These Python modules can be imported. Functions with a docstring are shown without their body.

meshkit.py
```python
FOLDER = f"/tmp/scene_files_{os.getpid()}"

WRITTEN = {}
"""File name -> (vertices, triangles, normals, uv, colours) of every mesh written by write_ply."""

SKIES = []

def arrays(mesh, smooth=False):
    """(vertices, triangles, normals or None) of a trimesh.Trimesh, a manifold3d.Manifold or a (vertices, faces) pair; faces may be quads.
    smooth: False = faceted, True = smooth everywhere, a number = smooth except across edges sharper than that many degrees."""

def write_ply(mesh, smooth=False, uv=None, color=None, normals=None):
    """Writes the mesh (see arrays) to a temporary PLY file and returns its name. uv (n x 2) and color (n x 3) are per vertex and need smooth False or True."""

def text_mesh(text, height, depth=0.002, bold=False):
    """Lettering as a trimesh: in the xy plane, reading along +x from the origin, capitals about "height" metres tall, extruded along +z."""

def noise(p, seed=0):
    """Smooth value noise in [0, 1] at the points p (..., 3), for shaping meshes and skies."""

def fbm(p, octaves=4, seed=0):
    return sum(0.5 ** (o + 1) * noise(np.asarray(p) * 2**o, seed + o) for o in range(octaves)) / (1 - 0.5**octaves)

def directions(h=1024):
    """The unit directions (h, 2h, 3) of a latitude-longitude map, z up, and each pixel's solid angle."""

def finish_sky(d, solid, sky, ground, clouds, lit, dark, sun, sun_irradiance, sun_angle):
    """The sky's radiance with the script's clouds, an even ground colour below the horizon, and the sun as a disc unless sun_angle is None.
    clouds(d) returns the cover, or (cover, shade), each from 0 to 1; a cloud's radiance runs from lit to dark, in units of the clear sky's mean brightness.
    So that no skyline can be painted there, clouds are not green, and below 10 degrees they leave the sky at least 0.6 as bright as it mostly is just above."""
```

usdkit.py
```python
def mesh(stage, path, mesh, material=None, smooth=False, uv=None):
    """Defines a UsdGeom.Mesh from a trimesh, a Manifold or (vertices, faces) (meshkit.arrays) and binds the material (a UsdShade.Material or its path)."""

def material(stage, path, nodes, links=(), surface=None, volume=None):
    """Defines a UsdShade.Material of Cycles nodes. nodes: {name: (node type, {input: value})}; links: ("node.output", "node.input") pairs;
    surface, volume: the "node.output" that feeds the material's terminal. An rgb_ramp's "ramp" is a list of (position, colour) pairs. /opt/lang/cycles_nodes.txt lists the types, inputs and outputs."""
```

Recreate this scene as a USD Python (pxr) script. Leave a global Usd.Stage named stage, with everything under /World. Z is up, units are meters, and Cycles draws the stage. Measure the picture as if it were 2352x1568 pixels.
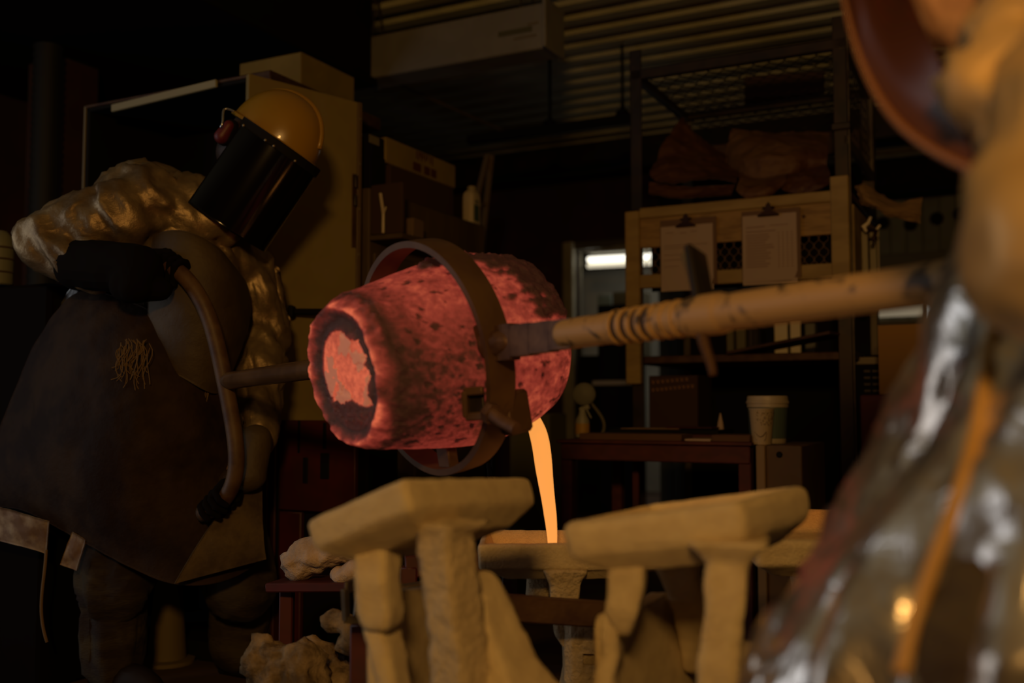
import math, random, numpy as np, trimesh, usdkit, meshkit
import manifold3d as m3
from pxr import Usd, UsdGeom, UsdLux, UsdShade, Sdf, Gf, Vt

stage = Usd.Stage.CreateInMemory()
UsdGeom.SetStageUpAxis(stage, "Z"); UsdGeom.SetStageMetersPerUnit(stage, 1.0)
UsdGeom.Xform.Define(stage, "/World"); UsdGeom.Scope.Define(stage, "/World/Looks")
rnd = random.Random(7)
A_ = np.array

# ---------------------------------------------------------------- camera
CH = 0.80
TH = math.atan(156 / 2352)
CAM = A_([0, 0, CH]); RI = A_([1., 0, 0]); FW = A_([0, math.cos(TH), math.sin(TH)]); UP = A_([0, -math.sin(TH), math.cos(TH)])
cam = UsdGeom.Camera.Define(stage, "/World/camera")
cam.CreateHorizontalApertureAttr(36.0); cam.CreateVerticalApertureAttr(24.0); cam.CreateFocalLengthAttr(36.0)
cam.CreateFStopAttr(2.0); cam.CreateFocusDistanceAttr(2.35); cam.CreateClippingRangeAttr(Gf.Vec2f(0.05, 100))
cam.CreateExposureAttr(0.0)
cam.AddTransformOp().Set(Gf.Matrix4d(*RI, 0, *UP, 0, *(-FW), 0, *CAM, 1))

YAW = math.radians(27)
U_ = A_([math.cos(YAW), -math.sin(YAW), 0]); V_ = A_([math.sin(YAW), math.cos(YAW), 0]); Z_ = A_([0, 0, 1.])   # the room's axes
def W(a, b, z): return a * U_ + b * V_ + A_([0, 0, z])
# ---------------------------------------------------------------- light
def light(kind, name, pos, look, intensity, color, **kw):
    L = kind.Define(stage, "/World/" + name)
    L.CreateIntensityAttr(intensity); L.CreateColorAttr(Gf.Vec3f(*color))
    z = -(A_(look, float) - A_(pos)); z /= np.linalg.norm(z)
    x = np.cross([0, 0, 1], z); x /= np.linalg.norm(x); y = np.cross(z, x)
    L.AddTransformOp().Set(Gf.Matrix4d(*x, 0, *y, 0, *z, 0, *map(float, pos), 1))
    for k, v in kw.items(): getattr(L, f"Create{k}Attr")(v)
    return L
# warm shop lamp high behind the camera, daylight through the open loading door on the left
light(UsdLux.RectLight, "shop_lamp", (-.14, -.85, 1.66), (0.15, 2.6, 1.10), 130.0, (1, .53, .145), Width=.30, Height=.22)
light(UsdLux.RectLight, "loading_door_daylight", tuple(W(-4.30, -.20, 1.35)), tuple(W(0, -.2, 1.2)), 1.2, (.93, .95, 1.0), Width=2.1, Height=2.4)
light(UsdLux.RectLight, "back_room_lamp", tuple(W(-2.3, 8.6, 2.7)), tuple(W(-2.3, 8.9, 0)), 7.0, (1, .93, .78), Width=.3, Height=1.2)

# ---------------------------------------------------------------- geometry of the view and of the room
def ray(px, py): return FW + (px - 1176) / 2352 * RI - (py - 784) / 2352 * UP
def at(px, py, Z): return CAM + Z * ray(px, py)
def on(px, py, n, d):
    r = ray(px, py); return CAM + r * ((d - CAM @ n) / (r @ n))
def on_a(px, py, a): return on(px, py, U_, a)
def on_b(px, py, b): return on(px, py, V_, b)
def on_z(px, py, z): return on(px, py, Z_, z)
def ab(p): return float(p @ U_), float(p @ V_), float(p[2])

# ---------------------------------------------------------------- prims
USED, LOC = {}, {}
def unique(parent, name):
    k = USED.get((parent, name), 0); USED[(parent, name)] = k + 1
    return f"{parent}/{name}" + (f"_{k:03d}" if k else "")
def tag(path, label=None, cat=None, group=None, kind=None):
    p = stage.GetPrimAtPath(path)
    for k, v in (("label", label), ("category", cat), ("group", group), ("kind", kind)):
        if v: p.SetCustomDataByKey(k, v)
    return path
def thing(name, label=None, cat=None, loc=(0, 0, 0), group=None, kind=None):
    path = unique("/World", name)
    x = UsdGeom.Xform.Define(stage, path); x.AddTranslateOp().Set(Gf.Vec3d(*map(float, loc)))
    LOC[path] = A_(loc, float)
    return tag(path, label, cat, group, kind)
def obj(name, mesh, mat, parent=None, smooth=40, label=None, cat=None, group=None, kind=None, attr=None):
    """one Mesh prim; mesh is given in world coordinates"""
    par = parent or "/World"
    path = unique(par, name)
    v, f, _ = meshkit.arrays(mesh)
    v = A_(v, float) - LOC.get(par, 0)
    if not parent:
        c = (v.min(0) + v.max(0)) / 2; c[2] = v[:, 2].min(); v = v - c
    m = usdkit.mesh(stage, path, trimesh.Trimesh(v, f, process=False), mat, smooth)
    if not parent:
        UsdGeom.Xformable(m).AddTranslateOp().Set(Gf.Vec3d(*c)); LOC[path] = c
    else: LOC[path] = LOC.get(par, np.zeros(3))
    if attr:
        for k, a in attr.items():
            UsdGeom.PrimvarsAPI(m).CreatePrimvar(k, Sdf.ValueTypeNames.FloatArray, "vertex").Set(Vt.FloatArray.FromNumpy(A_(a, np.float32)))
    return tag(path, label, cat, group, kind)
def struct(name, mesh, mat, parent=None, **k):
    return obj(name, mesh, mat, parent, kind=None if parent else "structure", **k)

# ---------------------------------------------------------------- materials
def mat(name, c, rough=.6, metal=0., c2=None, scale=8., lo=.4, hi=.6, bump=0., bscale=None, detail=4., spec=.5, stretch=None, emit=None, es=0., coat=0., trans=0., distort=0.):
    n = {"p": ("principled_bsdf", dict(base_color=c, roughness=rough, metallic=metal, specular_ior_level=spec, coat_weight=coat, transmission_weight=trans)),
         "tc": ("texture_coordinate", {})}
    l = []; src = "tc.object"
    if stretch is not None:
        n["mp"] = ("mapping", dict(scale=stretch)); l.append(("tc.object", "mp.vector")); src = "mp.vector"
    if c2 is not None:
        n["n"] = ("noise_texture", dict(scale=scale, detail=detail, roughness=.6, distortion=distort)); l.append((src, "n.vector"))
        n["r"] = ("rgb_ramp", {"ramp": [(lo, c), (hi, c2)]}); l += [("n.fac", "r.fac"), ("r.color", "p.base_color")]
    if bump:
        n["bn"] = ("noise_texture", dict(scale=bscale or scale * 4, detail=5., roughness=.65)); l.append((src, "bn.vector"))
        n["b"] = ("bump", dict(strength=1.0, distance=bump)); l += [("bn.fac", "b.height"), ("b.normal", "p.normal")]
    if emit is not None:
        n["p"][1].update(emission_color=emit, emission_strength=es)
    return usdkit.material(stage, "/World/Looks/" + name, n, l, surface="p.BSDF")

# ---------------------------------------------------------------- mesh helpers
def cat_(ms): return trimesh.util.concatenate([x if isinstance(x, trimesh.Trimesh) else trimesh.Trimesh(*meshkit.arrays(x)[:2], process=False) for x in ms])
def unit(v): v = A_(v, float); return v / np.linalg.norm(v)
def box(c, size, ax=None, bev=.0):
    """box centred on c with world axes ax (rows), edges chamfered by bev"""
    sx, sy, sz = A_(size) / 2
    if bev > 0:
        b = min(bev, .45 * 2 * min(sx, sy, sz))
        pts = [(i * (sx - (b if k != 0 else 0)), j * (sy - (b if k != 1 else 0)), h * (sz - (b if k != 2 else 0))) for i in (-1, 1) for j in (-1, 1) for h in (-1, 1) for k in range(3)]
        m = trimesh.Trimesh(*meshkit.arrays(m3.Manifold.hull_points(A_(pts)))[:2], process=False)
    else: m = trimesh.creation.box((sx * 2, sy * 2, sz * 2))
    v = m.vertices @ (A_(ax) if ax is not None else A_([U_, V_, Z_]))
    return trimesh.Trimesh(v + A_(c), m.faces, process=False)
def rbox(a0, a1, b0, b1, z0, z1, bev=.004):
    return box(W((a0 + a1) / 2, (b0 + b1) / 2, (z0 + z1) / 2), (abs(a1 - a0), abs(b1 - b0), abs(z1 - z0)), None, bev)
def bar(p, q, w, h, bev=.002, up=(0, 0, 1)):
    p, q = A_(p, float), A_(q, float); x = unit(q - p); y = np.cross(up, x)
    y = unit(y) if np.linalg.norm(y) > 1e-4 else unit(np.cross([0, 1, 0], x)); z = np.cross(x, y)
    return box((p + q) / 2, (np.linalg.norm(q - p), w, h), [x, y, z], bev)
def tube(pts, r, sides=12, cap=True):
    pts = A_(pts, float); n = len(pts); r = np.broadcast_to(r, (n,))
    t = np.gradient(pts, axis=0); t /= np.linalg.norm(t, axis=1)[:, None]
    x = np.cross(t[0], [0, 0, 1.]);
    if np.linalg.norm(x) < 1e-3: x = np.cross(t[0], [0, 1., 0])
    x = unit(x); V = []
    for i in range(n):
        x = unit(x - (x @ t[i]) * t[i]); y = np.cross(t[i], x)
        th = np.arange(sides) / sides * 2 * math.pi
        V.append(pts[i] + r[i] * (np.cos(th)[:, None] * x + np.sin(th)[:, None] * y))
    F = []
    for i in range(n - 1):
        for j in range(sides):
            a, b = i * sides + j, i * sides + (j + 1) % sides
            F += [(a, b, b + sides), (a, b + sides, a + sides)]
    V = np.vstack(V)
    if cap:
        c0, c1 = len(V), len(V) + 1; V = np.vstack([V, pts[0], pts[-1]])
        for j in range(sides):
            F.append((c0, (j + 1) % sides, j)); F.append((c1, (n - 1) * sides + j, (n - 1) * sides + (j + 1) % sides))
    return trimesh.Trimesh(V, F, process=False)
def curve(pts, n=40):
    from scipy.interpolate import CubicSpline
    pts = A_(pts, float); d = np.r_[0, np.cumsum(np.linalg.norm(np.diff(pts, axis=0), axis=1))]
    return CubicSpline(d, pts)(np.linspace(0, d[-1], n))
def lathe(prof, o, axis, sides=48, xref=(0, 0, 1)):
    """prof: (r, s) closed or open outline revolved about axis through o"""
    axis = unit(axis); x = np.cross(axis, xref); x = unit(x) if np.linalg.norm(x) > 1e-3 else A_([1., 0, 0]); y = np.cross(axis, x)
    prof = A_(prof, float); th = np.arange(sides) / sides * 2 * math.pi; n = len(prof)
    d = np.cos(th)[:, None] * x + np.sin(th)[:, None] * y
    V = (A_(o) + prof[:, None, 1:2] * axis + prof[:, None, 0:1] * d[None]).reshape(-1, 3)
    F = []
    for i in range(n - 1):
        for j in range(sides):
            a, b = i * sides + j, i * sides + (j + 1) % sides
            F += [(a, b, b + sides), (a, b + sides, a + sides)]
    return trimesh.Trimesh(V, F, process=False)
def hullpts(p): return m3.Manifold.hull_points(A_(p, float))
def sph(p, r, k=20): return m3.Manifold.sphere(float(r), k).translate(tuple(map(float, p)))
def chain(bones, edge=.02, it=10, extra=(), seg=20):
    """bones: ((p, r), (q, s)) pairs; one smooth continuous surface"""
    ms = [m3.Manifold.batch_hull([sph(*a, seg), sph(*b, seg)]) for a, b in bones] + list(extra)
    m = m3.Manifold.batch_boolean(ms, m3.OpType.Add).refine_to_length(edge)
    v, f, _ = meshkit.arrays(m)
    t = trimesh.Trimesh(v, f, process=True)
    return trimesh.smoothing.filter_taubin(t, .5, .53, it)
def links(*pts): return list(zip(pts[:-1], pts[1:]))
def creases(m, d, amp, sc, seed, squash=.2, oct=2):
    """long folds running along d"""
    d = unit(d); v = A_(m.vertices); q = v - (v @ d)[:, None] * d * (1 - squash)
    h = meshkit.fbm(q * sc, oct, seed); h = 1 - np.abs(2 * h - 1) * 2.2
    return trimesh.Trimesh(v + normals(m) * (amp * (h - .45))[:, None], m.faces, process=False)
def normals(m):
    return meshkit.arrays(m, True)[2]
def rough(m, amp, sc, oct=3, seed=0, ridged=False, stretch=(1, 1, 1), gain=1.):
    v = A_(m.vertices); h = meshkit.fbm(v * sc * A_(stretch), oct, seed)
    h = (1 - np.abs(2 * h - 1) * 2) * .5 if ridged else h - .5
    return trimesh.Trimesh(v + normals(m) * (amp * 2 * h)[:, None], m.faces, process=False)
def sheet(ctrl, nu=60, nv=40, amp=0., sc=10., thick=.004, seed=0, ridged=False, stretch=(1, 1, 1), k=3, world=False):
    """cloth, leather or paper through a grid of (px, py, depth) or world points, with thickness"""
    from scipy.interpolate import RectBivariateSpline
    C = A_([[p if world else at(*p) for p in row] for row in ctrl], float)
    a, b = C.shape[:2]; u, v = np.linspace(0, 1, a), np.linspace(0, 1, b); uu, vv = np.linspace(0, 1, nu), np.linspace(0, 1, nv)
    P = np.stack([RectBivariateSpline(u, v, C[..., i], kx=min(k, a - 1), ky=min(k, b - 1))(uu, vv) for i in range(3)], -1)
    n = np.cross(np.gradient(P, axis=0), np.gradient(P, axis=1)); n /= np.maximum(np.linalg.norm(n, axis=-1, keepdims=True), 1e-9)
    if amp:
        h = meshkit.fbm(P * sc * A_(stretch), 4, seed); h = (1 - np.abs(2 * h - 1) * 2) * .5 if ridged else h - .5
        P = P + n * (amp * 2 * h)[..., None]
    Q = P + n * thick
    idx = np.arange(nu * nv).reshape(nu, nv); N = nu * nv; F = []
    q = np.stack([idx[:-1, :-1], idx[1:, :-1], idx[1:, 1:], idx[:-1, 1:]], -1).reshape(-1, 4)
    F += [q[:, [0, 2, 1]], q[:, [0, 3, 2]], q[:, [0, 1, 2]] + N, q[:, [0, 2, 3]] + N]
    for e, s in ((idx[0], 1), (idx[-1], -1), (idx[:, 0], -1), (idx[:, -1], 1)):
        a_, b_ = e[:-1], e[1:]
        t = np.stack([a_, b_, b_ + N], -1), np.stack([a_, b_ + N, a_ + N], -1)
        F += [x if s > 0 else x[:, ::-1] for x in t]
    m = trimesh.Trimesh(np.vstack([P.reshape(-1, 3), Q.reshape(-1, 3)]), np.vstack(F), process=False)
    return m
def front_box(px0, px1, py0, py1, Z, depth, bev=.004, z0=None):
    """box with its front facing the room's near side; the front's pixel edges px0..px1, py0..py1 lie at depth Z in the middle"""
    pm = at((px0 + px1) / 2, (py0 + py1) / 2, Z); b = float(pm @ V_)
    a0, a1 = float(on_b(px0, py0, b) @ U_), float(on_b(px1, py0, b) @ U_)
    zt, zb = at((px0 + px1) / 2, py0, Z)[2], at((px0 + px1) / 2, py1, Z)[2]
    return rbox(a0, a1, b, b + depth, zb if z0 is None else z0, zt, bev), (a0, a1, b, zb if z0 is None else z0, zt)
def side_box(px0, px1, py0, py1, a, depth, bev=.004, z0=None):
    """box whose visible face looks to the room's right (plane a); py0, py1 measured at px0"""
    p0, p1 = on_a(px0, py0, a), on_a(px1, py0, a); pb = on_a(px0, py1, a)
    b0, b1 = p0 @ V_, p1 @ V_; zb = pb[2] if z0 is None else z0
    return rbox(a - depth, a, b0, b1, zb, p0[2], bev), (b0, b1, zb, p0[2])

# ---------------------------------------------------------------- looks
CON = mat("concrete", (.050, .026, .016), .8, c2=(.10, .055, .035), scale=3, bump=.003)
DECK = mat("ceiling_deck", (.56, .54, .34), .6, c2=(.42, .40, .24), scale=2.0, stretch=(.3, 3, 1))
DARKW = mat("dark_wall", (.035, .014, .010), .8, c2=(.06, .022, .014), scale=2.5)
BOARD = mat("wall_board", (.17, .175, .125), .7, c2=(.13, .13, .095), scale=3)
WHITEW = mat("white_wall", (.42, .40, .34), .7, c2=(.34, .32, .27), scale=2)
BLACK = mat("black_paint", (.007, .006, .005), .75, spec=.15)
BLACKM = mat("black_steel", (.018, .013, .011), .45, .3, c2=(.035, .02, .014), scale=9)
RUST = mat("rusty_steel", (.055, .022, .014), .6, .4, c2=(.09, .045, .02), scale=14, bump=.001)
REDP = mat("dark_red_paint", (.075, .008, .006), .55, c2=(.045, .008, .006), scale=7)
ANGLE = mat("painted_angle_iron", (.11, .085, .05), .45, .25, c2=(.05, .028, .015), scale=11, lo=.45, hi=.62)
SHELL = mat("ceramic_shell", (.64, .52, .31), .92, c2=(.58, .46, .275), scale=40, bump=.004, bscale=220, spec=.2)
SHELLR = mat("rough_ceramic_shell", (.60, .48, .30), .94, c2=(.52, .41, .25), scale=30, bump=.012, bscale=95, spec=.2)
WOOL = mat("ceramic_wool", (.55, .42, .32), 1., c2=(.42, .31, .22), scale=16, bump=.006, bscale=60, spec=.05)
WOOLD = mat("sooty_wool", (.30, .22, .13), 1., c2=(.10, .07, .04), scale=13, bump=.006, bscale=60, spec=.05)
TANP = mat("tan_painted_pipe", (.34, .20, .085), .5, c2=(.26, .14, .055), scale=16, lo=.45, hi=.7)
SHANK = mat("burnt_steel", (.075, .034, .02), .6, .35, c2=(.14, .075, .045), scale=18, bump=.001)
BAND = mat("ring_steel", (.11, .06, .028), .55, .3, c2=(.08, .04, .02), scale=10)
# ================================================================ the setting
H = 2.80
AL, AR, BF, BB = -4.45, 3.2, -4.2, 7.4
struct("floor", rbox(AL - .1, AR + .1, BF - .1, 10.6, -.15, 0, 0), CON)
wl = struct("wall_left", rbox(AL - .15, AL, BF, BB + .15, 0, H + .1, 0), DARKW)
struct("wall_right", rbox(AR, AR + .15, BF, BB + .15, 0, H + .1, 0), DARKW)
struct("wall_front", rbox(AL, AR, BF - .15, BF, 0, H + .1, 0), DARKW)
d2 = thing("door_2", kind="structure")
for b_ in (-1.32, .86): obj("door_post", rbox(AL, AL + .08, b_, b_ + .06, 0, 2.66, .005), ANGLE, d2)
obj("door_header", rbox(AL, AL + .08, -1.32, .92, 2.66, 2.74, .005), ANGLE, d2)
# back wall with the opening of the back room
door_l, door_r = ab(on_b(1322, 700, BB))[0], ab(on_b(1322, 700, BB))[0] + .68
zdoor = 2.12
wb = thing("wall_back", kind="structure")
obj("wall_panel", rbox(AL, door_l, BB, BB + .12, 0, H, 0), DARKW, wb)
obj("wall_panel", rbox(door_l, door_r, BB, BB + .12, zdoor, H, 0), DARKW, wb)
obj("wall_panel", rbox(door_r, AR, BB + .03, BB + .12, 0, H, 0), BOARD, wb)
for i in range(40):
    a0 = door_r + i * .105
    if a0 + .1 > 1.9: break
    obj("plank", rbox(a0, a0 + .098, BB + .012 * (i % 3 == 0), BB + .03, 0, 2.42, .004), BOARD, wb)
p = on_b(2150, 500, BB)
for i, (px, py) in enumerate(((2152, 502), (2092, 516), (2028, 512), (2205, 492))):
    p = on_b(px, py, BB)
    obj("vent_hole", lathe([(0, 0), (.040, 0), (.044, .012), (.034, .012), (.034, .004), (0, .004)], p - V_ * .001, -V_, 28), BLACK, wb)
# bulkhead duct along the back wall
obj("duct", rbox(door_r + .12, AR - .1, BB - .35, BB - .02, 2.23, 2.45, .03), BLACK, thing("air_duct", "black duct running along the top of the boarded wall", "duct"))
p0 = on_b(1960, 397, BB - .4); p1 = on_b(2300, 372, BB - .4)
obj("conduit", tube([W(door_r + .1, BB - .40, 2.48), W(AR - .1, BB - .40, 2.48)], .016, 10), ANGLE, None, label="thin pale conduit above the black duct", cat="pipe")
struct("trim_1", rbox(door_r, AR, BB - .05, BB, 1.72, 1.86, .005), mat("wall_rail", (.12, .11, .075), .7))
# doorway
d1 = thing("door_1", kind="structure")
obj("door_post", rbox(door_l - .085, door_l + .0, BB - .06, BB + .14, 0, zdoor, .006), mat("door_frame_paint", (.40, .37, .27), .6, c2=(.32, .29, .2), scale=4), d1)
obj("door_header", rbox(door_l, door_r, BB - .02, BB + .14, zdoor - .06, zdoor, .006), mat("header_paint", (.10, .09, .06), .6), d1)
BR = 9.6
br = thing("wall_4", kind="structure")
obj("back_room_wall", rbox(door_l - 1.6, door_r + 1.5, BR, BR + .1, 0, H, 0), WHITEW, br)
obj("back_room_side", rbox(door_l - 1.7, door_l - 1.6, BB + .12, BR, 0, H, 0), WHITEW, br)
obj("back_room_side", rbox(door_r + 1.5, door_r + 1.6, BB + .12, BR, 0, H, 0), WHITEW, br)
struct("trim_2", rbox(door_l - 1.6, door_r + 1.5, BR - .03, BR, 2.22, H, 0), mat("dark_olive_wall", (.05, .045, .025), .8))
# tube lamp of the back room
p = at(1352, 596, 8.2); q = at(1495, 588, 7.75)
fl = thing("tube_lamp", "lit white fluorescent tube lamp hanging in the back room doorway", "lamp", p)
obj("housing", bar(p + A_([0, 0, .07]), q + A_([0, 0, .07]), .11, .05, .008), mat("lamp_housing", (.35, .33, .27), .5), fl)
TUBE = mat("tube_glow", (.9, .9, .8), .4, emit=(1., .95, .80), es=1.9)
obj("tube", tube([p, q], .022, 12), TUBE, fl); 
obj("tube", tube([p + A_([0, .03, -.045]), q + A_([0, .03, -.045])], .022, 12), mat("tube_glow_dim", (.9, .9, .8), .4, emit=(.95, .85, .62), es=.7), fl)
for c in (p, q):
    obj("hanger_rod", tube([c + A_([0, 0, .09]), A_([c[0], c[1], H])], .006, 8), BLACKM, fl)
# things in the back room seen through the doorway
def room_item(name, label, cat, px0, px1, py0, py1, Z, d, m, **k):
    b, (a0, a1, bb, zb, zt) = front_box(px0, px1, py0, py1, Z, d, .006, **k)
    return obj(name, b, m, None, label=label, cat=cat)
room_item("cabinet", "pale teal metal cabinet seen through the back doorway", "cabinet", 1372, 1404, 676, 725, 8.4, .3, mat("teal_paint", (.20, .25, .23), .6), z0=0)
room_item("counter", "dark counter block in the back room under the teal cabinet", "counter", 1330, 1452, 815, 1000, 7.9, .3, BLACK, z0=0)
room_item("carton", "olive carton standing at the right end of the back room counter", "box", 1406, 1470, 668, 815, 8.15, .25, mat("olive_carton", (.11, .09, .045), .8), z0=at(1390, 815, 7.9)[2])
wr = thing("whiteboard", "dark board with thin white frame propped behind the table", "board", on_b(1452, 878, 6.4) * [1, 1, 0])
pa, pb_ = ab(on_b(1380, 878, 6.4)), ab(on_b(1452, 800, 6.4))
obj("panel", rbox(pa[0] - .02, pb_[0], 6.4, 6.43, 0, 1.5, .002), BLACK, wr)
FRM = mat("white_frame", (.42, .36, .26), .5)
obj("frame_bar", rbox(pb_[0] - .028, pb_[0] + .005, 6.37, 6.40, pa[2] - .02, 1.5, .003), FRM, wr)
obj("frame_bar", rbox(pa[0] - .05, pb_[0] - .028, 6.37, 6.40, pa[2] - .02, pa[2] + .012, .003), FRM, wr)
# ceiling: corrugated deck, in panels that run along the room
cl = thing("ceiling", kind="structure")
prof = []
pitch = .19
nb = 0; b = BF
def deck(b0, n):
    pts = []
    for i in range(n):
        o = b0 + i * pitch
        pts += [(o, 0), (o + .075, 0), (o + .095, .055), (o + .17, .055)]
    pts.append((b0 + n * pitch, 0))
    lo = [W(AL - .1, y, H + z) for y, z in pts]; hi = [W(AR + .1, y, H + z) for y, z in pts]
    k = len(pts); V = lo + hi + [p + A_([0, 0, .006]) for p in lo] + [p + A_([0, 0, .006]) for p in hi]; F = []
    for i in range(k - 1):
        F += [(i, i + k, i + k + 1), (i, i + k + 1, i + 1), (i + 2 * k, i + 3 * k + 1, i + 3 * k), (i + 2 * k, i + 2 * k + 1, i + 3 * k + 1)]
    return trimesh.Trimesh(V, F, process=False)
while b < 10.7:
    obj("deck_panel", deck(b, 5), DECK, cl, smooth=False); b += 5 * pitch
struct("roof_slab", rbox(AL - .2, AR + .2, BF - .2, 10.8, H + .07, H + .2, 0), BLACK)
for b in (7.0,):
    bm = struct("trim_3", cat_([rbox(AL, AR, b, b + .012, H - .22, H, 0), rbox(AL, AR, b - .05, b + .062, H - .232, H - .22, 0)]), BLACKM)
# left: reddish posts, ribbed duct, pale lower panel
LP = thing("column", "dark reddish column at the left wall", "column", W(-3.72, 3.1, 0))
obj("shaft", rbox(-3.95, -3.72, 3.0, 3.2, 0, H, .01), DARKW, LP); obj("base", rbox(-3.99, -3.68, 2.96, 3.24, 0, .03, .005), BLACKM, LP)
pd = at(105, 330, 4.3)
hose = [(.055 + .006 * (i % 2), .9 + i * .018) for i in range(90)]
obj("ribbed_duct", lathe([(0, .9)] + hose + [(0, hose[-1][1])], A_([pd[0], pd[1], 0]), (0, 0, 1), 24), mat("duct_grey", (.010, .010, .007), .7), None, label="grey ribbed duct standing upright beside the left column", cat="duct")
pp = on_a(40, 1240, AL)
struct("trim_5", rbox(AL, AL + .03, 2.2, 4.6, 0, .40, .004), mat("cream_panel", (.20, .17, .09), .7))
for i in range(8):
    obj("wall_board", rbox(AL + .03, AL + .04, 2.2 + i * .30, 2.2 + i * .30 + .285, .02, .39, .004), mat(f"cream_board_{i}", (.22 - .02 * (i % 3), .18, .09), .7), "/World/trim_5")

# ================================================================ the pour
C0 = at(990, 820, 1.90)
el = math.radians(11.5)
ax = A_([.8 * math.cos(el), .6 * math.cos(el), math.sin(el)])          # bottom -> mouth
pv = A_([.6, -.8, 0.])                                                 # along the handles, towards the camera
upv = np.cross(pv, ax); upv = upv if upv[2] > 0 else -upv

GLOWM = usdkit.material(stage, "/World/Looks/glowing_crucible", {
    "a": ("attribute", {"attribute": "glow"}),
    "tc": ("texture_coordinate", {}), "n": ("noise_texture", {"scale": 95., "detail": 6., "roughness": .75}),
    "m1": ("math", {"math_type": "multiply_add", "value2": .62, "value3": -.31}), "m2": ("math", {"math_type": "add", "use_clamp": True}),
    "r": ("rgb_ramp", {"ramp": [(0, (.012, .003, .002)), (.22, (.035, .006, .004)), (.45, (.13, .014, .009)), (.68, (.30, .036, .022)), (.85, (.50, .080, .038)), (1, (.82, .15, .066))]}),
    "b": ("bump", {"strength": 1., "distance": .004}),
    "p": ("principled_bsdf", {"base_color": (.050, .024, .020), "roughness": .42, "emission_strength": .80})},
    [("tc.object", "n.vector"), ("n.fac", "m1.value1"), ("a.fac", "m2.value1"), ("m1.value", "m2.value2"), ("m2.value", "r.fac"), ("r.color", "p.emission_color"), ("n.fac", "b.height"), ("b.normal", "p.normal")], surface="p.BSDF")
MELT = mat("molten_metal", (.2, .05, .02), .4, emit=(1, .28, .05), es=.6)
STREAM = mat("pouring_metal", (.2, .05, .02), .5, emit=(1, .375, .075), es=.93, c2=(.2, .06, .02))

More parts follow.
